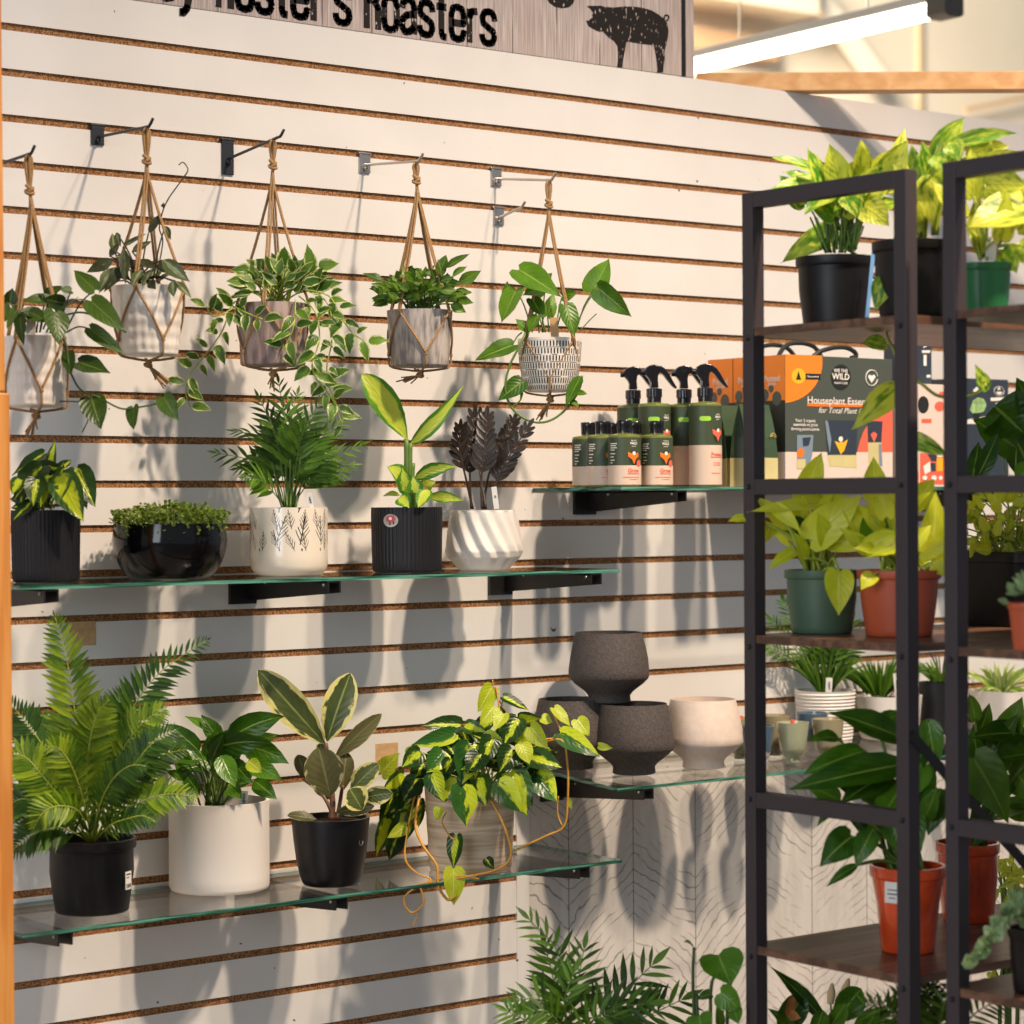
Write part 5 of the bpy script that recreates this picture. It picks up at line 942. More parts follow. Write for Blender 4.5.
# cartons to the right, seen between the rack posts
def carton(px0, px1, ytop, off, dd, mat, lab, zbase=ZU):
    y = WALL - off; a, b = yp(px0, 430, y).x, yp(px1, 430, y).x; zz = yp(px0, ytop, y).z; r = thing('product_carton', lab, 'box', ((a + b) / 2, y, zbase + .0004)); m = MB(); m.box(a, b, y, y + dd, zbase + .0004, zz); o = m.build('carton', mat, r, bevel=.0008); return r, o, y, zz
Q9 = lambda y, k=1: (lambda a, b: yp(900 + a / 6.02, 330 + b / 6.02, y - .0004 * k))
def ptc(o, nm, mt, pls, y, k=1):
    m = MB(); [poly(m, p_, Q9(y, k)) for p_ in pls]; m.build(nm, mt, o)
r_, o_, y_, zc_ = carton(898, 955, 383, .24, .12, K_CREAM, 'cream carton with black disc and coral print between the rack posts')
ptc(o_, 'black_disc', K_BLACK, [disc(140, 450, 34, 52)], y_); ptc(o_, 'coral_mark', B_CORAL, [[(236, 372), (300, 370), (300, 400), (240, 402)], disc(240, 460, 32, 30), [(130, 535), (190, 535), (190, 560), (130, 560)]], y_)
ptc(o_, 'coral_print', B_CORAL, [[(120, 740), (330, 740), (330, 930), (120, 930)], [(20, 850), (110, 850), (110, 945), (20, 945)]], y_); ptc(o_, 'pattern_print', K_NAVY, [[(165, 745), (220, 745), (220, 790), (190, 790)], [(185, 800), (215, 800), (215, 850), (185, 850)], [(135, 700), (215, 700), (215, 715), (135, 715)]], y_, 2)
ptc(o_, 'yellow_patch', K_YELLOW, [[(222, 770), (260, 770), (260, 850), (222, 850)]], y_, 2); ptc(o_, 'pale_print', B_WHITE, [[(140, 820), (180, 790), (185, 850), (150, 870)], disc(150, 890, 14), disc(205, 890, 16), disc(245, 890, 12), [(225, 745), (258, 745), (258, 765), (225, 765)]], y_, 3)
r_, o_, y_, _z = carton(905, 932, 344, .20, .06, K_NAVY, 'small dark carton standing on top of the cream carton', zc_); ptc(o_, 'print', B_WHITE, [[(140, 100), (160, 90), (162, 98), (142, 108)], [(132, 122), (182, 122), (182, 138), (132, 138)], [(142, 150), (160, 150), (160, 215), (142, 215)], [(160, 270), (184, 270), (184, 286), (160, 286)]], y_)
r_, o_, y_, _z = carton(962, 1008.5, 378, .19, .09, K_NAVY, 'slate-blue carton with a potted plant picture, rightmost on the bottle shelf')
ptc(o_, 'plant_picture', pm('picture_leaf', '#93b878', .6, var=.3, nscale=90), [[(420, 480), (440, 425), (470, 405), (505, 415), (522, 450), (505, 490), (470, 500), (440, 505)]], y_); ptc(o_, 'picture_pot', K_BLACK, [[(440, 500), (482, 498), (478, 555), (446, 555)]], y_, 2); ptc(o_, 'print', B_WHITE, [[(438, 365), (462, 340), (484, 365), (470, 378), (452, 378)], [(546, 408), (642, 404), (642, 424), (546, 428)], [(575, 440), (612, 440), (612, 446), (575, 446)], [(575, 455), (612, 455), (612, 461), (575, 461)], [(578, 470), (610, 470), (610, 476), (578, 476)], [(568, 488), (620, 486), (620, 494), (568, 496)], [(400, 540), (520, 520), (520, 565), (400, 565)]], y_)
m = MB(); m.tube([Q9(y_, 2)(596 + 30 * math.cos(t * PI / 8), 368 + 28 * math.sin(t * PI / 8)) for t in range(17)], .0006, 5); poly(m, [(575, 372), (618, 372), (605, 388), (588, 388)], Q9(y_, 2)); poly(m, [(596, 340), (606, 360), (586, 360)], Q9(y_, 2)); m.build('logo', B_WHITE, o_)

# ------------------------------------------------------------------ stoneware bowls and cups on the lower right shelf
def bowl(P, k, lab, mat):
    r = thing('stoneware_bowl', lab, 'pot', P, 'rounded stoneware bowls'); m = MB(); H = 70 * k; R = 40.4 * k
    pr = [(R * .50, 0), (R * .535, .0015), (R * .52, H * .10), (R * .60, H * .16), (R * .85, H * .27), (R * .965, H * .34), (R, H * .38), (R, H * .46), (R * .97, H * .62), (R * .91, H * .80), (R * .845, H * .95), (R * .825, H), (R * .80, H), (R * .82, H * .93), (R * .9, H * .6), (R * .9, H * .4), (R * .5, H * .16), (1e-5, H * .13)]
    m.lathe([(1e-5, 0.0)] + pr, P, 64, lambda a, i: 1 + .004 * math.sin(a * 3 + i * 1.7)); m.build('bowl', mat, r, sharp=50); return r
def atl(px, off): p = yp(px, 770, WALL - off); return V((p.x, p.y, zl(off)))
pa, pb2, pc = atl(634, .178), atl(572, .080), atl(703.5, .185)
bowl(pa, dep(pa) / FOC, 'dark grey bowl in front on the glass shelf, beneath the stacked bowl', P_STONE); bowl(pb2, dep(pb2) / FOC * .99, 'dark grey bowl at the left rear, partly behind the others', P_STONE); bowl(pc, dep(pc) / FOC * .98, 'bone white bowl beside the dark grey bowls', P_BONE)
tp = atl(609.5, .135); d_ = dep(tp); tp.z = pa.z + 70 * dep(pa) / FOC + .001; bowl(tp, d_ / FOC, 'dark grey bowl stacked on top of two others', P_STONE)
def glaze(n, a, b):
    t = NT(n); s = t.n('ShaderNodeSeparateXYZ'); v = t.obj(); t.l(v, s.inputs[0]); w = t.noise(40, 3, v); f = t.math('ADD', s.outputs[2], t.math('MULTIPLY', t.math('SUBTRACT', w, .5), .02)); return t.done(t.bsdf(t.mix(t.ramp(f, .022, .03), lin(a), lin(b)), .15, coat=.6))
G1, G2, G3 = glaze('blue_white_glaze', '#d8d2c8', '#4a6072'), glaze('sage_glaze', '#8c8f70', '#a3a688'), glaze('brown_glaze', '#7a6a50', '#9a9070')
WAX = pm('tan_filling', '#cbb491', .7, var=.25, nscale=160)
def cup(px, off, mat, lab, flag=False):
    P = atl(px, off); k = dep(P) / FOC; r = thing('glazed_cup', lab, 'cup', P, 'glazed cups on the lower right shelf'); R, H = 16.5 * k, 40 * k
    m = MB(); m.lathe([(1e-5, 0), (R * .42, 0), (R * .44, .002), (R * .40, H * .10), (R * .62, H * .18), (R * .78, H * .34), (R * .88, H * .6), (R * .97, H * .9), (R, H), (R * .93, H), (R * .9, H * .86), (1e-5, H * .85)], P, 40); m.build('cup', mat, r)
    m = MB(); m.lathe([(1e-5, H * .86), (R * .87, H * .86), (R * .87, H * .89), (1e-5, H * .895)], P, 24); m.build('filling', WAX, r)
    if flag: m = MB(); m.lathe([(1e-5, H * .97), (.004, H * .97), (.005, H * 1.06), (1e-5, H * 1.07)], P - FW * R * .9 * V((1, 1, 0)).length * .0 + RT * .0, 10); m.build('orange_dot', B_CORAL, r)
for a in ((758, .215, G1, 'blue and white glazed cup behind the left rack post', 0), (793, .215, G2, 'sage green glazed cup in the front row right of the post', 1), (828, .215, G3, 'brown-green glazed cup at the right, under the leaves', 0), (741, .135, G2, 'sage green glazed cup in the second row, beside the bone white bowl', 1), (775, .135, G3, 'brown-green glazed cup in the second row under the white ribbed pot', 0), (812, .145, G1, 'blue and white glazed cup in the second row, before the ribbed pot', 0)): cup(*a)

# potted plants at the back of that shelf, behind the rack
def back_pot(cx, rimy, rpx, lab, mat, off=.075, mod=None, square=False, n=56, name='potted_plant'):
    c_ = yp(cx, rimy, WALL - off); p = Plant(name, lab, V((c_.x, c_.y, zl(off))), 'plant', 'pots at the back of the lower right shelf'); R = rpx * p.k; H = c_.z - zl(off)
    cp_ = cylprof(R, H, R * .88); p.pot(cp_ if not mod else cp_[:3] + [(R * .88 + R * .12 * i / 30, .006 + (H - .006) * i / 30) for i in range(1, 31)], mat, n, mod, sq=6 if square else 0); p.z(730, 640, 3.483); return p
def grass(p, cx, y0, n, spread, hgt, w, mb=None, kind='blade', dzr=.05):
    for i in range(n):
        a = ru(-1, 1); x = cx + a * 24; t = a * spread + ru(-40, 40); h = hgt * ru(.6, 1.05); dz = ru(-dzr, dzr); P = p.q(x, y0, dz * .3); Q = p.q(x + t, y0 - h * (1 - .35 * abs(a)), dz)
        leaf(mb or p.fol, P, Q, p.px(w), (p.toc + V((ru(-.5, .5), 0, .3))).normalized(), kind, (P + Q) / 2 + V((0, 0, .35 * abs((Q - P).dot(RT)))), .3)
p = back_pot(825, 690, 30.5, 'ribbed white pot with thin upright stems behind the rack', P_MATTW, mod=lambda a, i: 1 + (.02 if i % 2 else -.02) if 3 < i < 33 else 1)
grass(p, 330, 180, 60, 130, 200, 9)
for i in range(14): x = ru(-45, 45); t = p.q(330 + x * 2.6, -40 + abs(x), ru(-.05, .05)); O = p.q(330 + x * .6, 180); p.stm.tube([O, p.q(330 + x, 90), t], [.0018, .0012], 5, sub=4); pinnate(p.fol, [O.lerp(t, .35), O.lerp(t, .7), t + RT * x * .0004], .05, 7, lambda q: 1 - .4 * q, .16, 'lance', .8, p.toc + V((ru(-.4, .4), 0, .4)), .1)

for c_, t_ in (((250, 60), (150, -60)), ((240, 0), (190, -130)), ((280, -20), (250, -140)), ((200, 60), (125, 20)), ((380, 40), (420, -60))): pinnate(p.fol, [p.q(320, 180), p.q(*c_, .03), p.q(*t_, .05)], .045, 9, lambda q: 1 - .4 * q, .15, 'lance', .8, p.toc + V((ru(-.4, .4), 0, .4)), .12, .0014, p.stm, .45)
p.tag((343, 190), (346, 132), 22, .038, None, 'palm'); p.finish(L_PALM, S_GREEN)
p = back_pot(889, 695, 33, 'plain white pot with long arching grassy leaves beside the ribbed pot', P_WHITE); grass(p, 520, 195, 80, 150, 160, 10)
for b, c, t in (((500, 190), (330, 40), (122, 112)), ((500, 190), (420, 30), (210, 60)), ((480, 190), (400, 90), (330, 60)), ((540, 190), (620, 60), (720, 130))): P, Q = p.q(*b), p.q(*t, .03); leaf(p.fol, P, Q, p.px(14), p.toc, 'blade', p.q(*c, .03) * 1.0, .3)
p.tag((588, 200), (580, 116), 24, .04, None, 'grass'); p.finish(L_POTHOSL, S_GREEN)
p = back_pot(938, 682, 20, 'dark pot with twiggy stems between the two rack posts', P_RIB); 
for i in range(9): x = ru(-24, 24); p.stm.tube([p.q(735 + x * .5, 148), p.q(735 + x, 90), p.q(735 + x * 2.2, 40)], [.002, .001], 5, sub=3)
grass(p, 725, 145, 22, 60, 90, 14); p.finish(L_PALM, S_BLACK)
p = back_pot(1006, 690, 28, 'square white pot with arching pale spider leaves, far right', P_WHITE, square=True); grass(p, 940, 180, 60, 90, 110, 13, dzr=.06); grass(p, 960, 175, 26, 70, -10, 12); p.finish(L_SPIDER, S_LIME)
# ------------------------------------------------------------------ the two black plant racks
RX, RY0, RY1, RZ = 2.547, 2.371, 2.712, 2.024; TB = .024; RL = .95
MSHELF = mat_wood('dark_walnut_board', '#4a3226', '#7a5640', 0, 12, .35)
M_FR = pm('charcoal_frame', '#3b3437', .5, spec=.35, bump=.04, bscale=900)
def rack(y0, y1, lab, lower=()):
    r = thing('plant_rack', lab, 'shelf rack', (RX, (y0 + y1) / 2, 0), 'black metal plant racks')
    for x in (RX, RX + RL - TB):
        for y in (y0, y1 - TB):
            m = MB(); m.box(x, x + TB, y, y + TB, 0, RZ); m.build('post', M_FR, r, bevel=.0012)
        for z in (RZ - TB, 1.559, 1.078, .60, .1):
            m = MB(); m.box(x + .0005, x + TB - .0005, y0 + TB, y1 - TB, z, z + TB); m.build('cross_bar', M_FR, r, bevel=.001)
    for z in (1.803, 1.331, .853, .37):
        m = MB(); m.box(RX + .004, RX + RL - .004, y0 + .005, y1 - .005, z, z + .0125)
        for bm in (m,): pass
        # boards run between the posts
        m = MB(); m.box(RX + .002, RX + RL - .002, y0 + TB + .0005, y1 - TB - .0005, z, z + .0125); m.box(RX + TB + .001, RX + RL - TB - .001, y0 + .002, y0 + TB, z, z + .0125); m.box(RX + TB + .001, RX + RL - TB - .001, y1 - TB, y1 - .002, z, z + .0125); m.build('shelf_board', MSHELF, r)
    for z in (1.571, 1.09, 1.80, 1.325, .848):
        for y in (y0 + TB / 2, y1 - TB / 2): m = MB(); m.ball((RX - .0005, y, z), .0042, 8, sz=1); m.build('bolt', MBLK, r)
    A_ = xp(912, 735, RX); A_ = V((RX + TB, y0 - .002, A_.z)); dz = -.62
    for (za, zb2) in ((A_.z, A_.z - .80), (A_.z - .80, A_.z)):
        m = MB(); m.bar(V((RX + .004, y0 - .0018 - (.003 if zb2 > za else 0), za)), V((RX + RL - .004, y0 - .0018 - (.003 if zb2 > za else 0), zb2)), .0022, .016); m.build('brace', MBLK, r)
    return r
rack(RY0, RY1, 'charcoal metal plant rack with walnut boards, the one nearer the wall')
rack(2.018, 2.302, 'charcoal metal plant rack with walnut boards, nearer the camera at the right edge')
Z1, Z2, Z3 = 1.8157, 1.3437, .8657
def rp(cx, by, z, name, label, x=None, grp='potted plants on the racks'):
    b = xp(cx, 430, x) if x else zp(cx, by, z); return Plant(name, label, V((b.x, b.y, z + .0004)), 'plant', grp)
ZG, ZH, ZI = (700, 80, 3.16), (700, 400, 3.16), (700, 700, 3.16)
def pet(p, n, cx, y0, sx, h, r=.0022):
    for i in range(n): a = ru(-1, 1); p.stm.tube([p.q(cx + a * sx * .4, y0, ru(-.02, .02)), p.q(cx + a * sx * .7, y0 - h * .5), p.q(cx + a * sx, y0 - h, ru(-.03, .03))], [r, r * .7], 6, sub=3)
# top board
p = rp(836, 318, Z1, 'potted_pothos', 'black nursery pot with large marbled leaves, left on the top rack board', RX + .13); k = p.k
nursery(p, 39.5 * k, 71 * k, P_NURS, .80); p.z(*ZG); yl = MB()
for b, t, w, dz, r, m_ in (((430, 335), (214, 348), 112, (.0, .05), .45, None), ((345, 280), (222, 246), 56, (-.05, -.04), .5, None), ((420, 350), (330, 425), 90, (.03, .06), .4, None), ((455, 400), (640, 268), 120, (.02, .0), .3, yl), ((612, 290), (648, 152), 58, (.0, -.02), .2, yl), ((430, 480), (254, 580), 104, (-.05, -.05), .3, None), ((520, 400), (598, 462), 96, (.04, .05), .2, yl), ((440, 330), (560, 255), 80, (-.02, -.03), .5, yl), ((470, 350), (500, 440), 90, (.04, .06), .3, None), ((400, 300), (480, 270), 60, (-.03, -.04), .5, yl), ((560, 640), (580, 735), 60, (-.03, -.03), .3, yl), ((350, 330), (260, 290), 70, (-.03, -.03), .6, None), ((520, 330), (420, 420), 90, (.02, .05), .3, None)): p.lf(b, t, w, 'heart', dz, roll=r, bend=10, mb=m_, pet=(430 + ru(-70, 70), 535), petr=.002)
p.fill(9, 420, 380, 130, 60, (90, 150), .62, 'heart', (430, 520), (-.05, .03), pet=1, down=.5); p.fill(7, 530, 340, 90, 60, (90, 140), .6, 'heart', (470, 520), (-.03, .03), mb=yl, pet=1, down=.45)
yl.build('foliage', L_MARBY, p.root, sharp=0); pet(p, 14, 430, 545, 90, 110); p.tag((470, 535), (500, 455), 44, -.01); p.tag((528, 750), (548, 545), 12, .06, pm('blue_label', '#7fb0dc', .4)); p.finish(L_MARB, S_GREEN)
p = rp(913, 312, Z1, 'potted_pothos', 'black nursery pot with arching leaves, on the top rack board at the right', RX + .10); k = p.k
nursery(p, 40 * k, 78 * k, P_NURS, .80); p.z(*ZG); yl = MB()
for b, t, w, dz, r, m_ in (((735, 260), (835, 118), 84, (.0, .0), .3, None), ((800, 200), (1002, 168), 50, (.02, .03), .3, None), ((790, 200), (820, 262), 70, (.03, .04), .2, None), ((720, 300), (735, 470), 92, (.03, .05), .4, yl), ((740, 220), (708, 270), 50, (.0, .0), .4, None), ((700, 330), (660, 480), 70, (.0, .0), .3, yl), ((840, 240), (980, 210), 70, (.0, .0), .5, yl), ((770, 320), (790, 420), 70, (.02, .03), .2, yl), ((590, 620), (552, 735), 70, (.02, .02), .3, None), ((740, 240), (770, 300), 60, (.05, .06), .2, None)): p.lf(b, t, w, 'ovate', dz, roll=r, bend=16, mb=m_, pet=(690 + ru(-40, 60), 490), petr=.0024)
p.fill(10, 740, 330, 90, 110, (80, 130), .5, 'ovate', (700, 500), (-.04, .04), pet=1, down=.1); p.fill(7, 720, 380, 60, 70, (80, 120), .55, 'ovate', (690, 490), (-.03, .05), mb=yl, pet=1, down=.4)
# trailing stem that hangs in front of the gift cartons
p.vine([(620, 490, -.05), (575, 600, -.07), (600, 740, -.08), (590, 800, -.08), (615, 860, -.06), (630, 900, -.05), (700, 960, -.03), (760, 1000, -.02), (860, 995, 0), (905, 960, .0)], .0024)
for b, t, w, dz in (((590, 835), (510, 830), 66, (-.07, -.06)), ((635, 960), (480, 1105), 95, (-.05, -.04)), ((905, 985), (870, 900), 50, (.0, .0)), ((640, 1120), (790, 1190), 60, (-.02, .0))): p.lf(b, t, w, 'ovate', dz, roll=.2, mb=yl if w == 95 else None)
yl.build('foliage', L_MARBY, p.root, sharp=0); p.finish(L_MARB, S_LIME)
p = rp(985, 305, Z1, 'potted_pothos', 'green nursery pot with big yellow-marbled leaves on the right rack top board', RX + .03 + .10); k = p.k
nursery(p, 27.5 * k, 52 * k, P_GREENB, .80); p.z(*ZG); dk = MB()
for b, t, w, dz, r, m_ in (((1040, 405), (840, 470), 170, (.02, .06), .35, None), ((850, 325), (1010, 225), 110, (-.02, -.03), .4, None), ((955, 545), (1002, 612), 84, (.0, .02), .2, dk), ((900, 330), (1040, 340), 110, (.0, .03), .3, None), ((880, 540), (850, 470), 50, (.0, .0), .4, None), ((1010, 520), (1060, 600), 90, (.0, .0), .2, dk)): p.lf(b, t, w, 'heart', dz, roll=r, bend=12, mb=m_, pet=(905 + ru(-30, 30), 565), petr=.0022)
p.fill(8, 920, 420, 110, 90, (100, 160), .6, 'heart', (900, 560), (-.05, .03), pet=1, down=.3)
if dk.f: dk.build('foliage', L_MARB, p.root, sharp=0)
pet(p, 7, 900, 568, 40, 70); p.tag((918, 570), (922, 510), 34, .01); p.finish(L_MARBY, S_LIME)
# middle board
p = rp(822, 633, Z2, 'potted_philodendron', 'green plastic pot with neon yellow leaves, left on the middle rack board'); k = p.k
nursery(p, 37.5 * k, 63 * k, P_GREEN, .80); p.z(*ZH); dk = MB()
for b, t, w, dz, r, m_ in (((350, 440), (512, 300), 118, (.04, .06), .1, None), ((385, 330), (148, 355), 62, (.03, .06), .5, None), ((330, 300), (385, 165), 84, (-.03, -.03), .2, None), ((400, 445), (562, 465), 66, (.03, .06), .4, None), ((438, 545), (438, 682), 92, (.1, .11), .0, None), ((295, 480), (213, 538), 46, (.03, .05), .3, None), ((225, 395), (200, 455), 60, (.0, .0), .3, None), ((290, 390), (350, 470), 76, (.0, .02), .2, dk), ((140, 375), (88, 385), 34, (.03, .03), .3, None), ((380, 320), (290, 300), 60, (-.02, -.02), .5, None), ((470, 400), (560, 340), 90, (-.01, -.01), .3, None), ((330, 500), (300, 420), 50, (.04, .05), .4, None), ((430, 330), (480, 430), 90, (.0, .02), .3, None), ((240, 340), (320, 420), 46, (.05, .06), .3, None)): p.lf(b, t, w, 'heart', dz, roll=r, bend=8, mb=m_, pet=(380 + ru(-60, 60), 545, dz[0] * .4), petr=.0022)
p.fill(14, 380, 400, 130, 80, (70, 120), .55, 'heart', (380, 540), (-.05, .05), pet=1, down=.2)
dk.build('foliage', L_POTHOSL, p.root, sharp=0); p.stm.tube([p.q(340, 545, .02), p.q(300, 440, .04), p.q(250, 350, .05)], [.0035, .0022], 7, sub=4); p.stm.tube([p.q(400, 545, .02), p.q(420, 500, .07), p.q(440, 545, .1)], [.0026, .002], 7, sub=4); pet(p, 10, 360, 548, 60, 110); p.finish(L_NEON, S_LIME)
p = rp(899, 636, Z2, 'potted_philodendron', 'terracotta plastic pot with neon yellow leaves behind the rack post'); k = p.k
nursery(p, 42 * k, 66 * k, P_TERRA, .78); p.z(*ZH); dk = MB()
for b, t, w, dz, r, m_ in (((530, 470), (630, 415), 70, (.05, .06), .3, None), ((640, 420), (600, 318), 84, (.02, .02), .2, None), ((730, 510), (745, 285), 100, (.0, .0), .1, None), ((545, 440), (565, 300), 100, (-.02, -.02), .2, dk), ((545, 555), (508, 602), 54, (.06, .07), .2, None), ((550, 310), (548, 180), 84, (-.05, -.05), .1, None), ((640, 500), (700, 420), 80, (.0, .0), .3, None), ((600, 470), (560, 400), 70, (.03, .05), .3, None), ((690, 480), (650, 380), 90, (.02, .03), .2, None), ((740, 520), (780, 560), 50, (.03, .04), .2, None), ((580, 480), (480, 470), 56, (.05, .07), .4, None), ((650, 450), (520, 500), 70, (.05, .07), .4, None), ((680, 330), (740, 250), 80, (-.03, -.03), .2, None)): p.lf(b, t, w, 'heart', dz, roll=r, bend=8, mb=m_, pet=(630 + ru(-70, 70), 560), petr=.0022)
p.fill(22, 630, 420, 130, 100, (70, 120), .55, 'heart', (630, 550), (-.06, .05), pet=1, down=.15)
dk.build('foliage', L_POTHOSL, p.root, sharp=0); pet(p, 16, 600, 562, 90, 100); p.finish(L_NEON, S_LIME)
p = rp(1014, 625, Z2, 'potted_pothos', 'square black planter of yellow-green stems on the right rack middle board'); k = p.k
R, H = 46 * k, 74 * k; p.pot([(R * .86, 0), (R * .87, .002), (R * .97, H * .85), (R, H * .86), (R, H)], P_NURS, 64, sq=8); p.z(*ZH)
for i in range(44): x = ru(850, 1120); y = ru(310, 480); dz = ru(-.06, .06); a = ru(-1, 1); p.lf((x, y), (x + a * 60, y + ru(-50, 40)), ru(36, 60), 'ovate', (dz, dz + .01), pet=(ru(900, 1080), 500, dz * .5))
nb = MB(); p.fill(46, 980, 400, 150, 95, (36, 66), .55, 'ovate', (985, 500), (-.05, .07), mb=nb, pet=3, down=0); nb.build('lime_foliage', L_NEON, p.root, sharp=0)
dkb = MB()
for b, t, w, dz in (((930, 20), (1030, 110), 190, (.0, .02)), ((1000, 150), (860, 60), 150, (.0, .02)), ((1050, 230), (960, 60), 150, (-.03, -.03)), ((880, 240), (945, 95), 60, (.06, .06)), ((860, 250), (880, 130), 60, (.03, .02)), ((1060, 60), (1000, -70), 110, (.0, .0)), ((1000, 250), (1080, 200), 80, (.04, .05))): p.lf(b, t, w, 'ovate', dz, roll=.15, mb=dkb, pet=(990, 500))
dkb.build('foliage', L_GLOSS, p.root, sharp=0); pet(p, 16, 990, 505, 110, 110); p.finish(L_MARBY, S_LIME)
p = rp(1030, 650, Z2, 'potted_succulent', 'small terracotta pot with a grey-green succulent at the right edge'); k = p.k
nursery(p, 22 * k, 47 * k, P_TERRA, .74); p.z(*ZH)
for i in range(46): a = ru(0, 2 * PI); e = ru(-.1, 1.3); P = p.q(1040, 630, 0); d = V((math.cos(a) * math.cos(e), math.sin(a) * math.cos(e), math.sin(e))); O = P + d * .006 + V((0, 0, .01)); p.fol.tube([O, O + d * .012, O + d * .026], [.003, .005, .0012], 6, c=rnd())
p.lf((975, 640), (940, 632), 24, 'small', (.02, .03)); p.lf((985, 610), (970, 575), 24, 'small', (.02, .02)); p.finish(L_SUCC, S_GREEN)
# bottom board in view
p = rp(908, 951, Z3, 'potted_pothos', 'glossy orange-red pot with broad green leaves on the low rack board'); k = p.k
nursery(p, 38 * k, 86 * k, P_RED, .70); p.z(*ZI)
for b, t, w, dz, r, kd in (((640, 120), (402, 38), 104, (.0, .04), .3, 'ovate'), ((650, 200), (275, 285), 118, (.03, .08), .4, 'ovate'), ((520, 160), (318, 240), 96, (.0, .03), .5, 'ovate'), ((478, 432), (378, 528), 104, (.04, .05), .1, 'heart'), ((500, 520), (398, 592), 38, (.04, .05), .3, 'lance'), ((545, 410), (490, 530), 76, (.05, .06), .2, 'ovate'), ((720, 60), (745, 230), 80, (.0, .0), .2, 'ovate'), ((600, 230), (440, 330), 110, (.0, .04), .4, 'ovate'), ((640, 270), (560, 400), 110, (.02, .05), .3, 'ovate'), ((560, 90), (640, 40), 70, (-.03, -.03), .3, 'ovate'), ((760, 280), (720, 430), 100, (.02, .04), .2, 'ovate'), ((440, 120), (340, 130), 60, (-.03, -.02), .6, 'ovate'), ((560, 250), (400, 230), 100, (-.03, .0), .5, 'ovate'), ((650, 330), (700, 480), 90, (.02, .04), .3, 'ovate'), ((430, 330), (370, 400), 40, (.0, .0), .4, 'lance'), ((600, 370), (640, 500), 80, (.05, .06), .3, 'ovate'), ((700, 200), (650, 330), 100, (.0, .02), .3, 'ovate')): p.lf(b, t, w, kd, dz, roll=r, bend=14, pet=(650 + ru(-60, 60), 545), petr=.0026)
p.fill(16, 590, 300, 150, 150, (100, 160), .5, 'ovate', (650, 520), (-.05, .04), pet=2, down=.3)
pxlabel(p, 612, 612, 54, 66, 35.5 * k, [(-.3, -.1, .6, .06), (-.3, .1, .6, .05), (-.2, -.28, .4, .05)]); pet(p, 12, 640, 548, 90, 150); p.finish(L_GLOSS, S_GREEN)
p = rp(968, 920, Z3, 'potted_pothos', 'orange-red pot with broad dark leaves at the right, behind the diagonal brace'); k = p.k
nursery(p, 32 * k, 78 * k, P_RED, .80); p.z(*ZI)
for b, t, w, dz, r in (((1010, 105), (848, 120), 96, (.0, .02), .4), ((865, 185), (975, 392), 140, (.04, .05), .2), ((1060, 170), (915, 195), 70, (.02, .04), .5), ((870, 60), (850, -20), 50, (.0, .0), .3), ((1000, 230), (1060, 330), 120, (.0, .02), .3), ((900, 380), (860, 470), 80, (.04, .05), .3), ((960, 260), (900, 330), 100, (.0, .02), .3)): p.lf(b, t, w, 'heart', dz, roll=r, bend=14, pet=(850 + ru(-30, 60), 470), petr=.0026)
p.fill(12, 920, 240, 120, 140, (110, 160), .6, 'heart', (870, 450), (-.05, .03), pet=2, down=.3); pet(p, 8, 860, 475, 60, 130); p.finish(L_POTHOSL, S_GREEN)
p = rp(1036, 992, Z3, 'trailing_succulent', 'small dark pot spilling pale round succulent leaves, low at the right edge'); k = p.k
nursery(p, 28 * k, 64 * k, P_NURS, .78); p.z(*ZI)
pts = p.vine([(1030, 700, .03), (985, 660, .05), (955, 690, .06), (925, 745, .07), (890, 790, .07), (855, 830, .07)], .0016)
for i, q_ in enumerate(pts):
    for j in range(4): d = V((ru(-1, 1), ru(-1, 1), ru(-.8, .8))).normalized(); leaf(p.fol, q_, q_ + d * ru(.012, .018), ru(.011, .016), (p.toc + d * .3).normalized(), 'small', None, .3)
for i in range(60): q_ = p.q(ru(985, 1090), ru(600, 705), ru(-.03, .05)); d = V((ru(-1, 1), ru(-1, 1), ru(-.3, 1))).normalized(); leaf(p.fol, q_, q_ + d * ru(.012, .02), ru(.011, .016), (p.toc + d * .3).normalized(), 'small', None, .3)
p.finish(L_SUCC, S_GREEN)

# ------------------------------------------------------------------ tall plants on the floor, seen along the bottom of the picture
def floor_plant(px, d, name, lab, R=.11, H=.24, mat=None):
    b = dp(px, 1010, d); p = Plant(name, lab, V((b.x, b.y, .0004)), 'plant', 'tall plants on the floor'); p.d = d; p.k = d / FOC; nursery(p, R, H, mat or P_NURS, .8); return p
def cane(p, path, w, n, ratio=.15): 
    P = [p.q(*q) for q in path]; pinnate(p.fol, P, p.px(w) * 1.25, n, lambda t: .8 + .35 * math.sin(PI * t) - .3 * t, ratio, 'lance', .75, (p.toc + V((ru(-.3, .3), 0, .5))).normalized(), .12, .0018, p.stm, .12)
    p.stm.tube([V((p.P.x + ru(-.03, .03), p.P.y + ru(-.03, .03), .235)), P[0]], [.004, .0022], 6)
p = floor_plant(585, 3.9, 'floor_palm', 'tall palm with slender arching leaflets at the bottom, before the herringbone panel'); p.z(500, 824, 5.12)
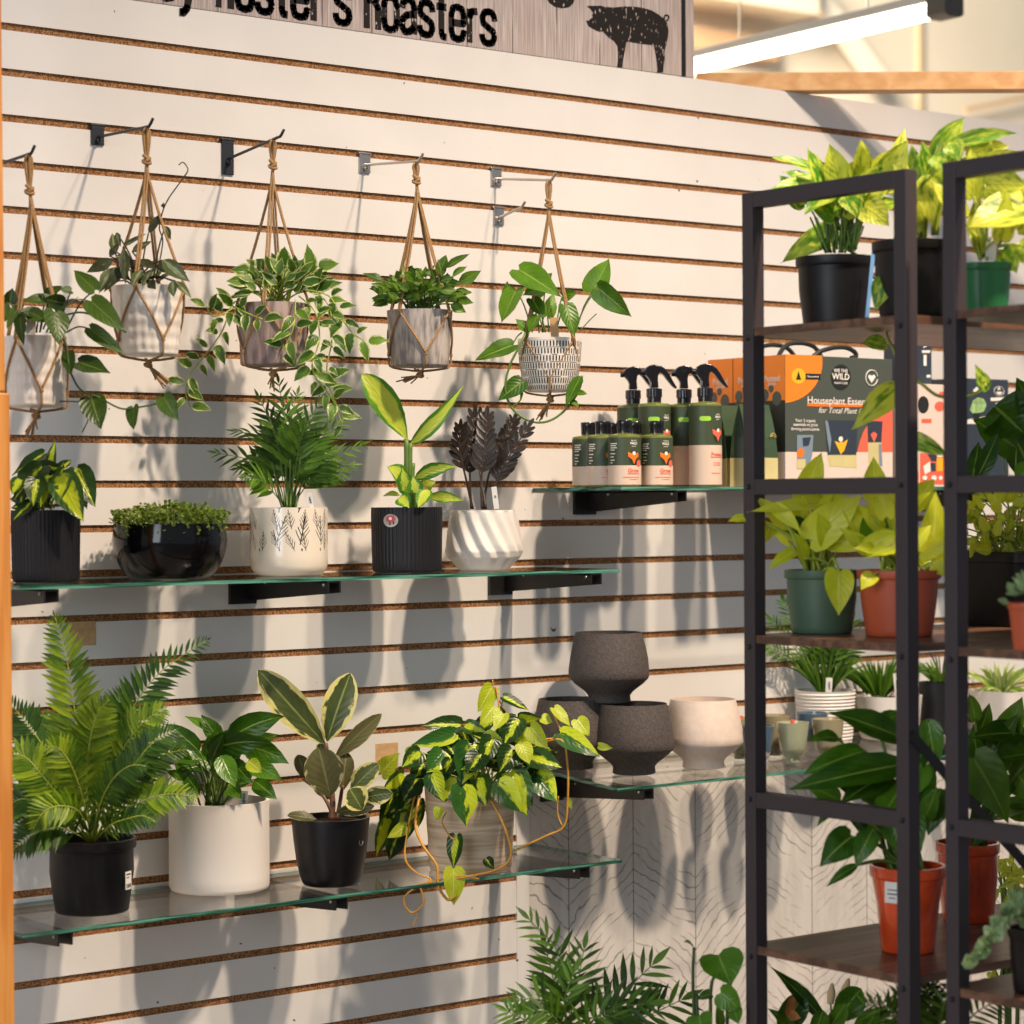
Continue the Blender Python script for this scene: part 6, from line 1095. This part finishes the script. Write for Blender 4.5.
for pa_, w, n in (([(340, 1120, 0), (330, 900, .02), (300, 660, .02), (150, 490, .0)], 150, 11), ([(350, 1130, 0), (370, 930, .05), (400, 800, .06), (430, 640, .05)], 150, 9), ([(300, 1130, 0), (260, 980, .05), (200, 900, .06), (90, 900, .06)], 150, 9), ([(420, 1130, 0), (520, 1000, -.02), (640, 860, -.03), (780, 720, -.04)], 200, 9), ([(330, 1130, 0), (300, 900, -.05), (270, 780, -.06), (230, 620, -.06)], 150, 10), ([(420, 1130, 0), (480, 1000, .06), (600, 940, .08), (760, 920, .08)], 190, 9), ([(300, 1130, .03), (340, 1000, .08), (330, 900, .1), (380, 760, .1)], 150, 9), ([(260, 1150, .03), (180, 1050, .08), (120, 1000, .1), (40, 960, .1)], 140, 8), ([(520, 1150, .0), (640, 1020, .0), (760, 980, .0), (930, 900, -.02)], 200, 9), ([(400, 1150, .05), (440, 1040, .1), (520, 980, .12), (620, 1000, .12)], 150, 8), ([(360, 1150, .05), (300, 1020, .1), (240, 960, .12), (170, 960, .12)], 130, 8)): cane(p, pa_, w, n)
p.finish(L_PALM, S_GREEN)
p = floor_plant(712, 3.75, 'floor_anthurium', 'tall plant with big heart leaves on bare stalks beside the left rack post'); p.z(640, 904, 7.314)
for b, t, w, dz, r in (((572, 372), (668, 600), 330, (.0, .03), -.1), ((395, 318), (322, 275), 90, (.0, .02), 1.1), ((590, 650), (745, 790), 190, (.05, .06), .4), ((520, 660), (412, 700), 90, (.0, .0), .5), ((590, 880), (560, 740), 80, (.03, .04), .3), ((430, 820), (470, 1000), 200, (.08, .1), .3), ((690, 780), (720, 880), 120, (.06, .08), .3), ((640, 760), (690, 700), 90, (.0, .0), .3)): p.lf(b, t, w, 'heart', dz, roll=r, bend=16)
for a, b in (((400, 900), (395, 320)), ((515, 900), (545, 520)), ((425, 900), (425, 700)), ((640, 950), (590, 650)), ((600, 960), (600, 880))): p.stm.tube([V((p.P.x + ru(-.02, .02), p.P.y, .235)), p.q(*a), p.q(*b)], [.004, .003, .0024], 7, sub=4)
p.finish(L_GLOSS, S_DARK)
p = floor_plant(818, 3.85, 'floor_peace_lily', 'broad-leaved plant with withered pale flower spikes under the rack'); p.z(*ZI)
for b, t, w, dz, r, kd in (((400, 1020), (222, 842), 56, (.0, .03), .3, 'lance'), ((250, 1060), (330, 930), 90, (.02, .02), .2, 'ellip'), ((330, 1080), (215, 975), 60, (.02, .03), .4, 'lance'), ((430, 1020), (510, 912), 96, (.0, .0), .2, 'ellip'), ((480, 1060), (590, 965), 60, (.02, .03), .3, 'lance'), ((400, 1060), (460, 960), 60, (.03, .05), .3, 'ellip'), ((520, 1060), (560, 980), 60, (.04, .05), .3, 'ellip'), ((360, 1070), (390, 980), 60, (.05, .06), .3, 'ellip'), ((300, 1060), (240, 1010), 60, (.05, .06), .4, 'lance'), ((560, 1080), (640, 1010), 56, (.0, .0), .4, 'lance')): p.lf(b, t, w, kd, dz, roll=r, bend=16, pet=(390 + (b[0] - 390) * .4, 1160))
fm = MB(); p.lf((275, 1000), (292, 935), 40, 'ellip', (.05, .06), roll=.6, mb=fm); p.lf((275, 990), (320, 1005), 34, 'lance', (.05, .07), roll=.3, mb=fm); fm.build('withered_leaf', pm('dry_brown_leaf', '#a8713c', .7, var=.3, nscale=60), p.root, sharp=0)
fm = MB()
for b, t in (((412, 960), (418, 895)), ((452, 940), (470, 880))): fm.tube([p.q(*b), p.q((b[0] + t[0]) / 2, (b[1] + t[1]) / 2), p.q(*t)], [.005, .007, .002], 8, sub=3); p.stm.tube([V((p.P.x, p.P.y, .235)), p.q(b[0], 1080), p.q(*b)], .0016, 5, sub=3)
fm.build('flower_spike', pm('pale_spike', '#d9bd8c', .6), p.root, sharp=0); p.finish(L_GLOSS, S_GREEN)
p = floor_plant(1005, 4.3, 'floor_shrub', 'yellow-green leafy bush low behind the right rack', .12, .26); p.z(*ZI)
for i in range(170): x = ru(900, 1120); y = ru(490, 900); dz = ru(-.1, .1); a = ru(0, 2 * PI); L = ru(34, 60); p.lf((x, y), (x + math.cos(a) * L, y + math.sin(a) * L), L * .45, 'ovate', (dz, dz + .02), pet=(ru(950, 1060), 900, 0) if i % 4 == 0 else None)
for i in range(6): p.stm.tube([V((p.P.x, p.P.y, .25)), p.q(ru(940, 1080), 900), p.q(ru(920, 1100), 560)], [.005, .002], 6, sub=4)
p.finish(L_MARBY, S_GREEN)
p = floor_plant(938, 3.55, 'floor_palm', 'grassy palm with dense thin leaves at the bottom, between the rack posts'); p.z(*ZI)
for i in range(12): x = ru(-1, 1); t = 740 + x * 260; cane(p, [(740 + x * 40, 1160, 0), (740 + x * 110, 1040, .02), (740 + x * 190, 960 + abs(x) * 20, ru(-.04, .06)), (t, 900 + abs(x) * 70, ru(-.05, .08))], 80, 10)
p.finish(L_PALM, S_GREEN)

# ------------------------------------------------------------------ light
def spot(name, loc, target, power, rad, col, ang=60, blend=.5):
    l = bpy.data.lights.new(name, 'SPOT'); l.energy = power; l.shadow_soft_size = rad; l.color = col; l.spot_size = math.radians(ang); l.spot_blend = blend
    o = bpy.data.objects.new(name, l); COL.objects.link(o); o.location = loc; o.rotation_euler = (V(target) - V(loc)).to_track_quat('-Z', 'Y').to_euler(); o.scale = (1.9, 1, 1); return o
WARM = (1, .80, .62)
spot('track_spot', (2.95, .68, 5.2), (2.75, 3.68, -.25), 1250, .10, WARM, 52, 1)
spot('track_spot', (3.55, .75, 5.2), (2.95, 3.68, -.15), 480, .10, WARM, 52, 1)
def area(name, loc, target, power, size, col):
    l = bpy.data.lights.new(name, 'AREA'); l.energy = power; l.size = size; l.color = col; o = bpy.data.objects.new(name, l); COL.objects.link(o)
    o.location = loc; o.rotation_euler = (V(target) - V(loc)).to_track_quat('-Z', 'Y').to_euler(); return o
area('shop_window', (-3.2, .6, 2.4), (2.6, 3.0, 1.3), 150, 2.6, (.86, .93, 1.0))
area('far_wall_fill', (6, 9.0, 6.8), (7, 12, 2.5), 3000, 3, (1, .91, .78))  # added lamp with no visible fixture, brightens the room beyond
w = bpy.data.worlds.new('world'); scn.world = w; w.use_nodes = True; bg = w.node_tree.nodes['Background']; bg.inputs[0].default_value = (.76, .86, 1.0, 1); bg.inputs[1].default_value = .36
scn.view_settings.view_transform = 'Standard'; scn.view_settings.look = 'None'; scn.view_settings.gamma = 1; scn.view_settings.exposure = -.1; scn.view_settings.use_curve_mapping = False
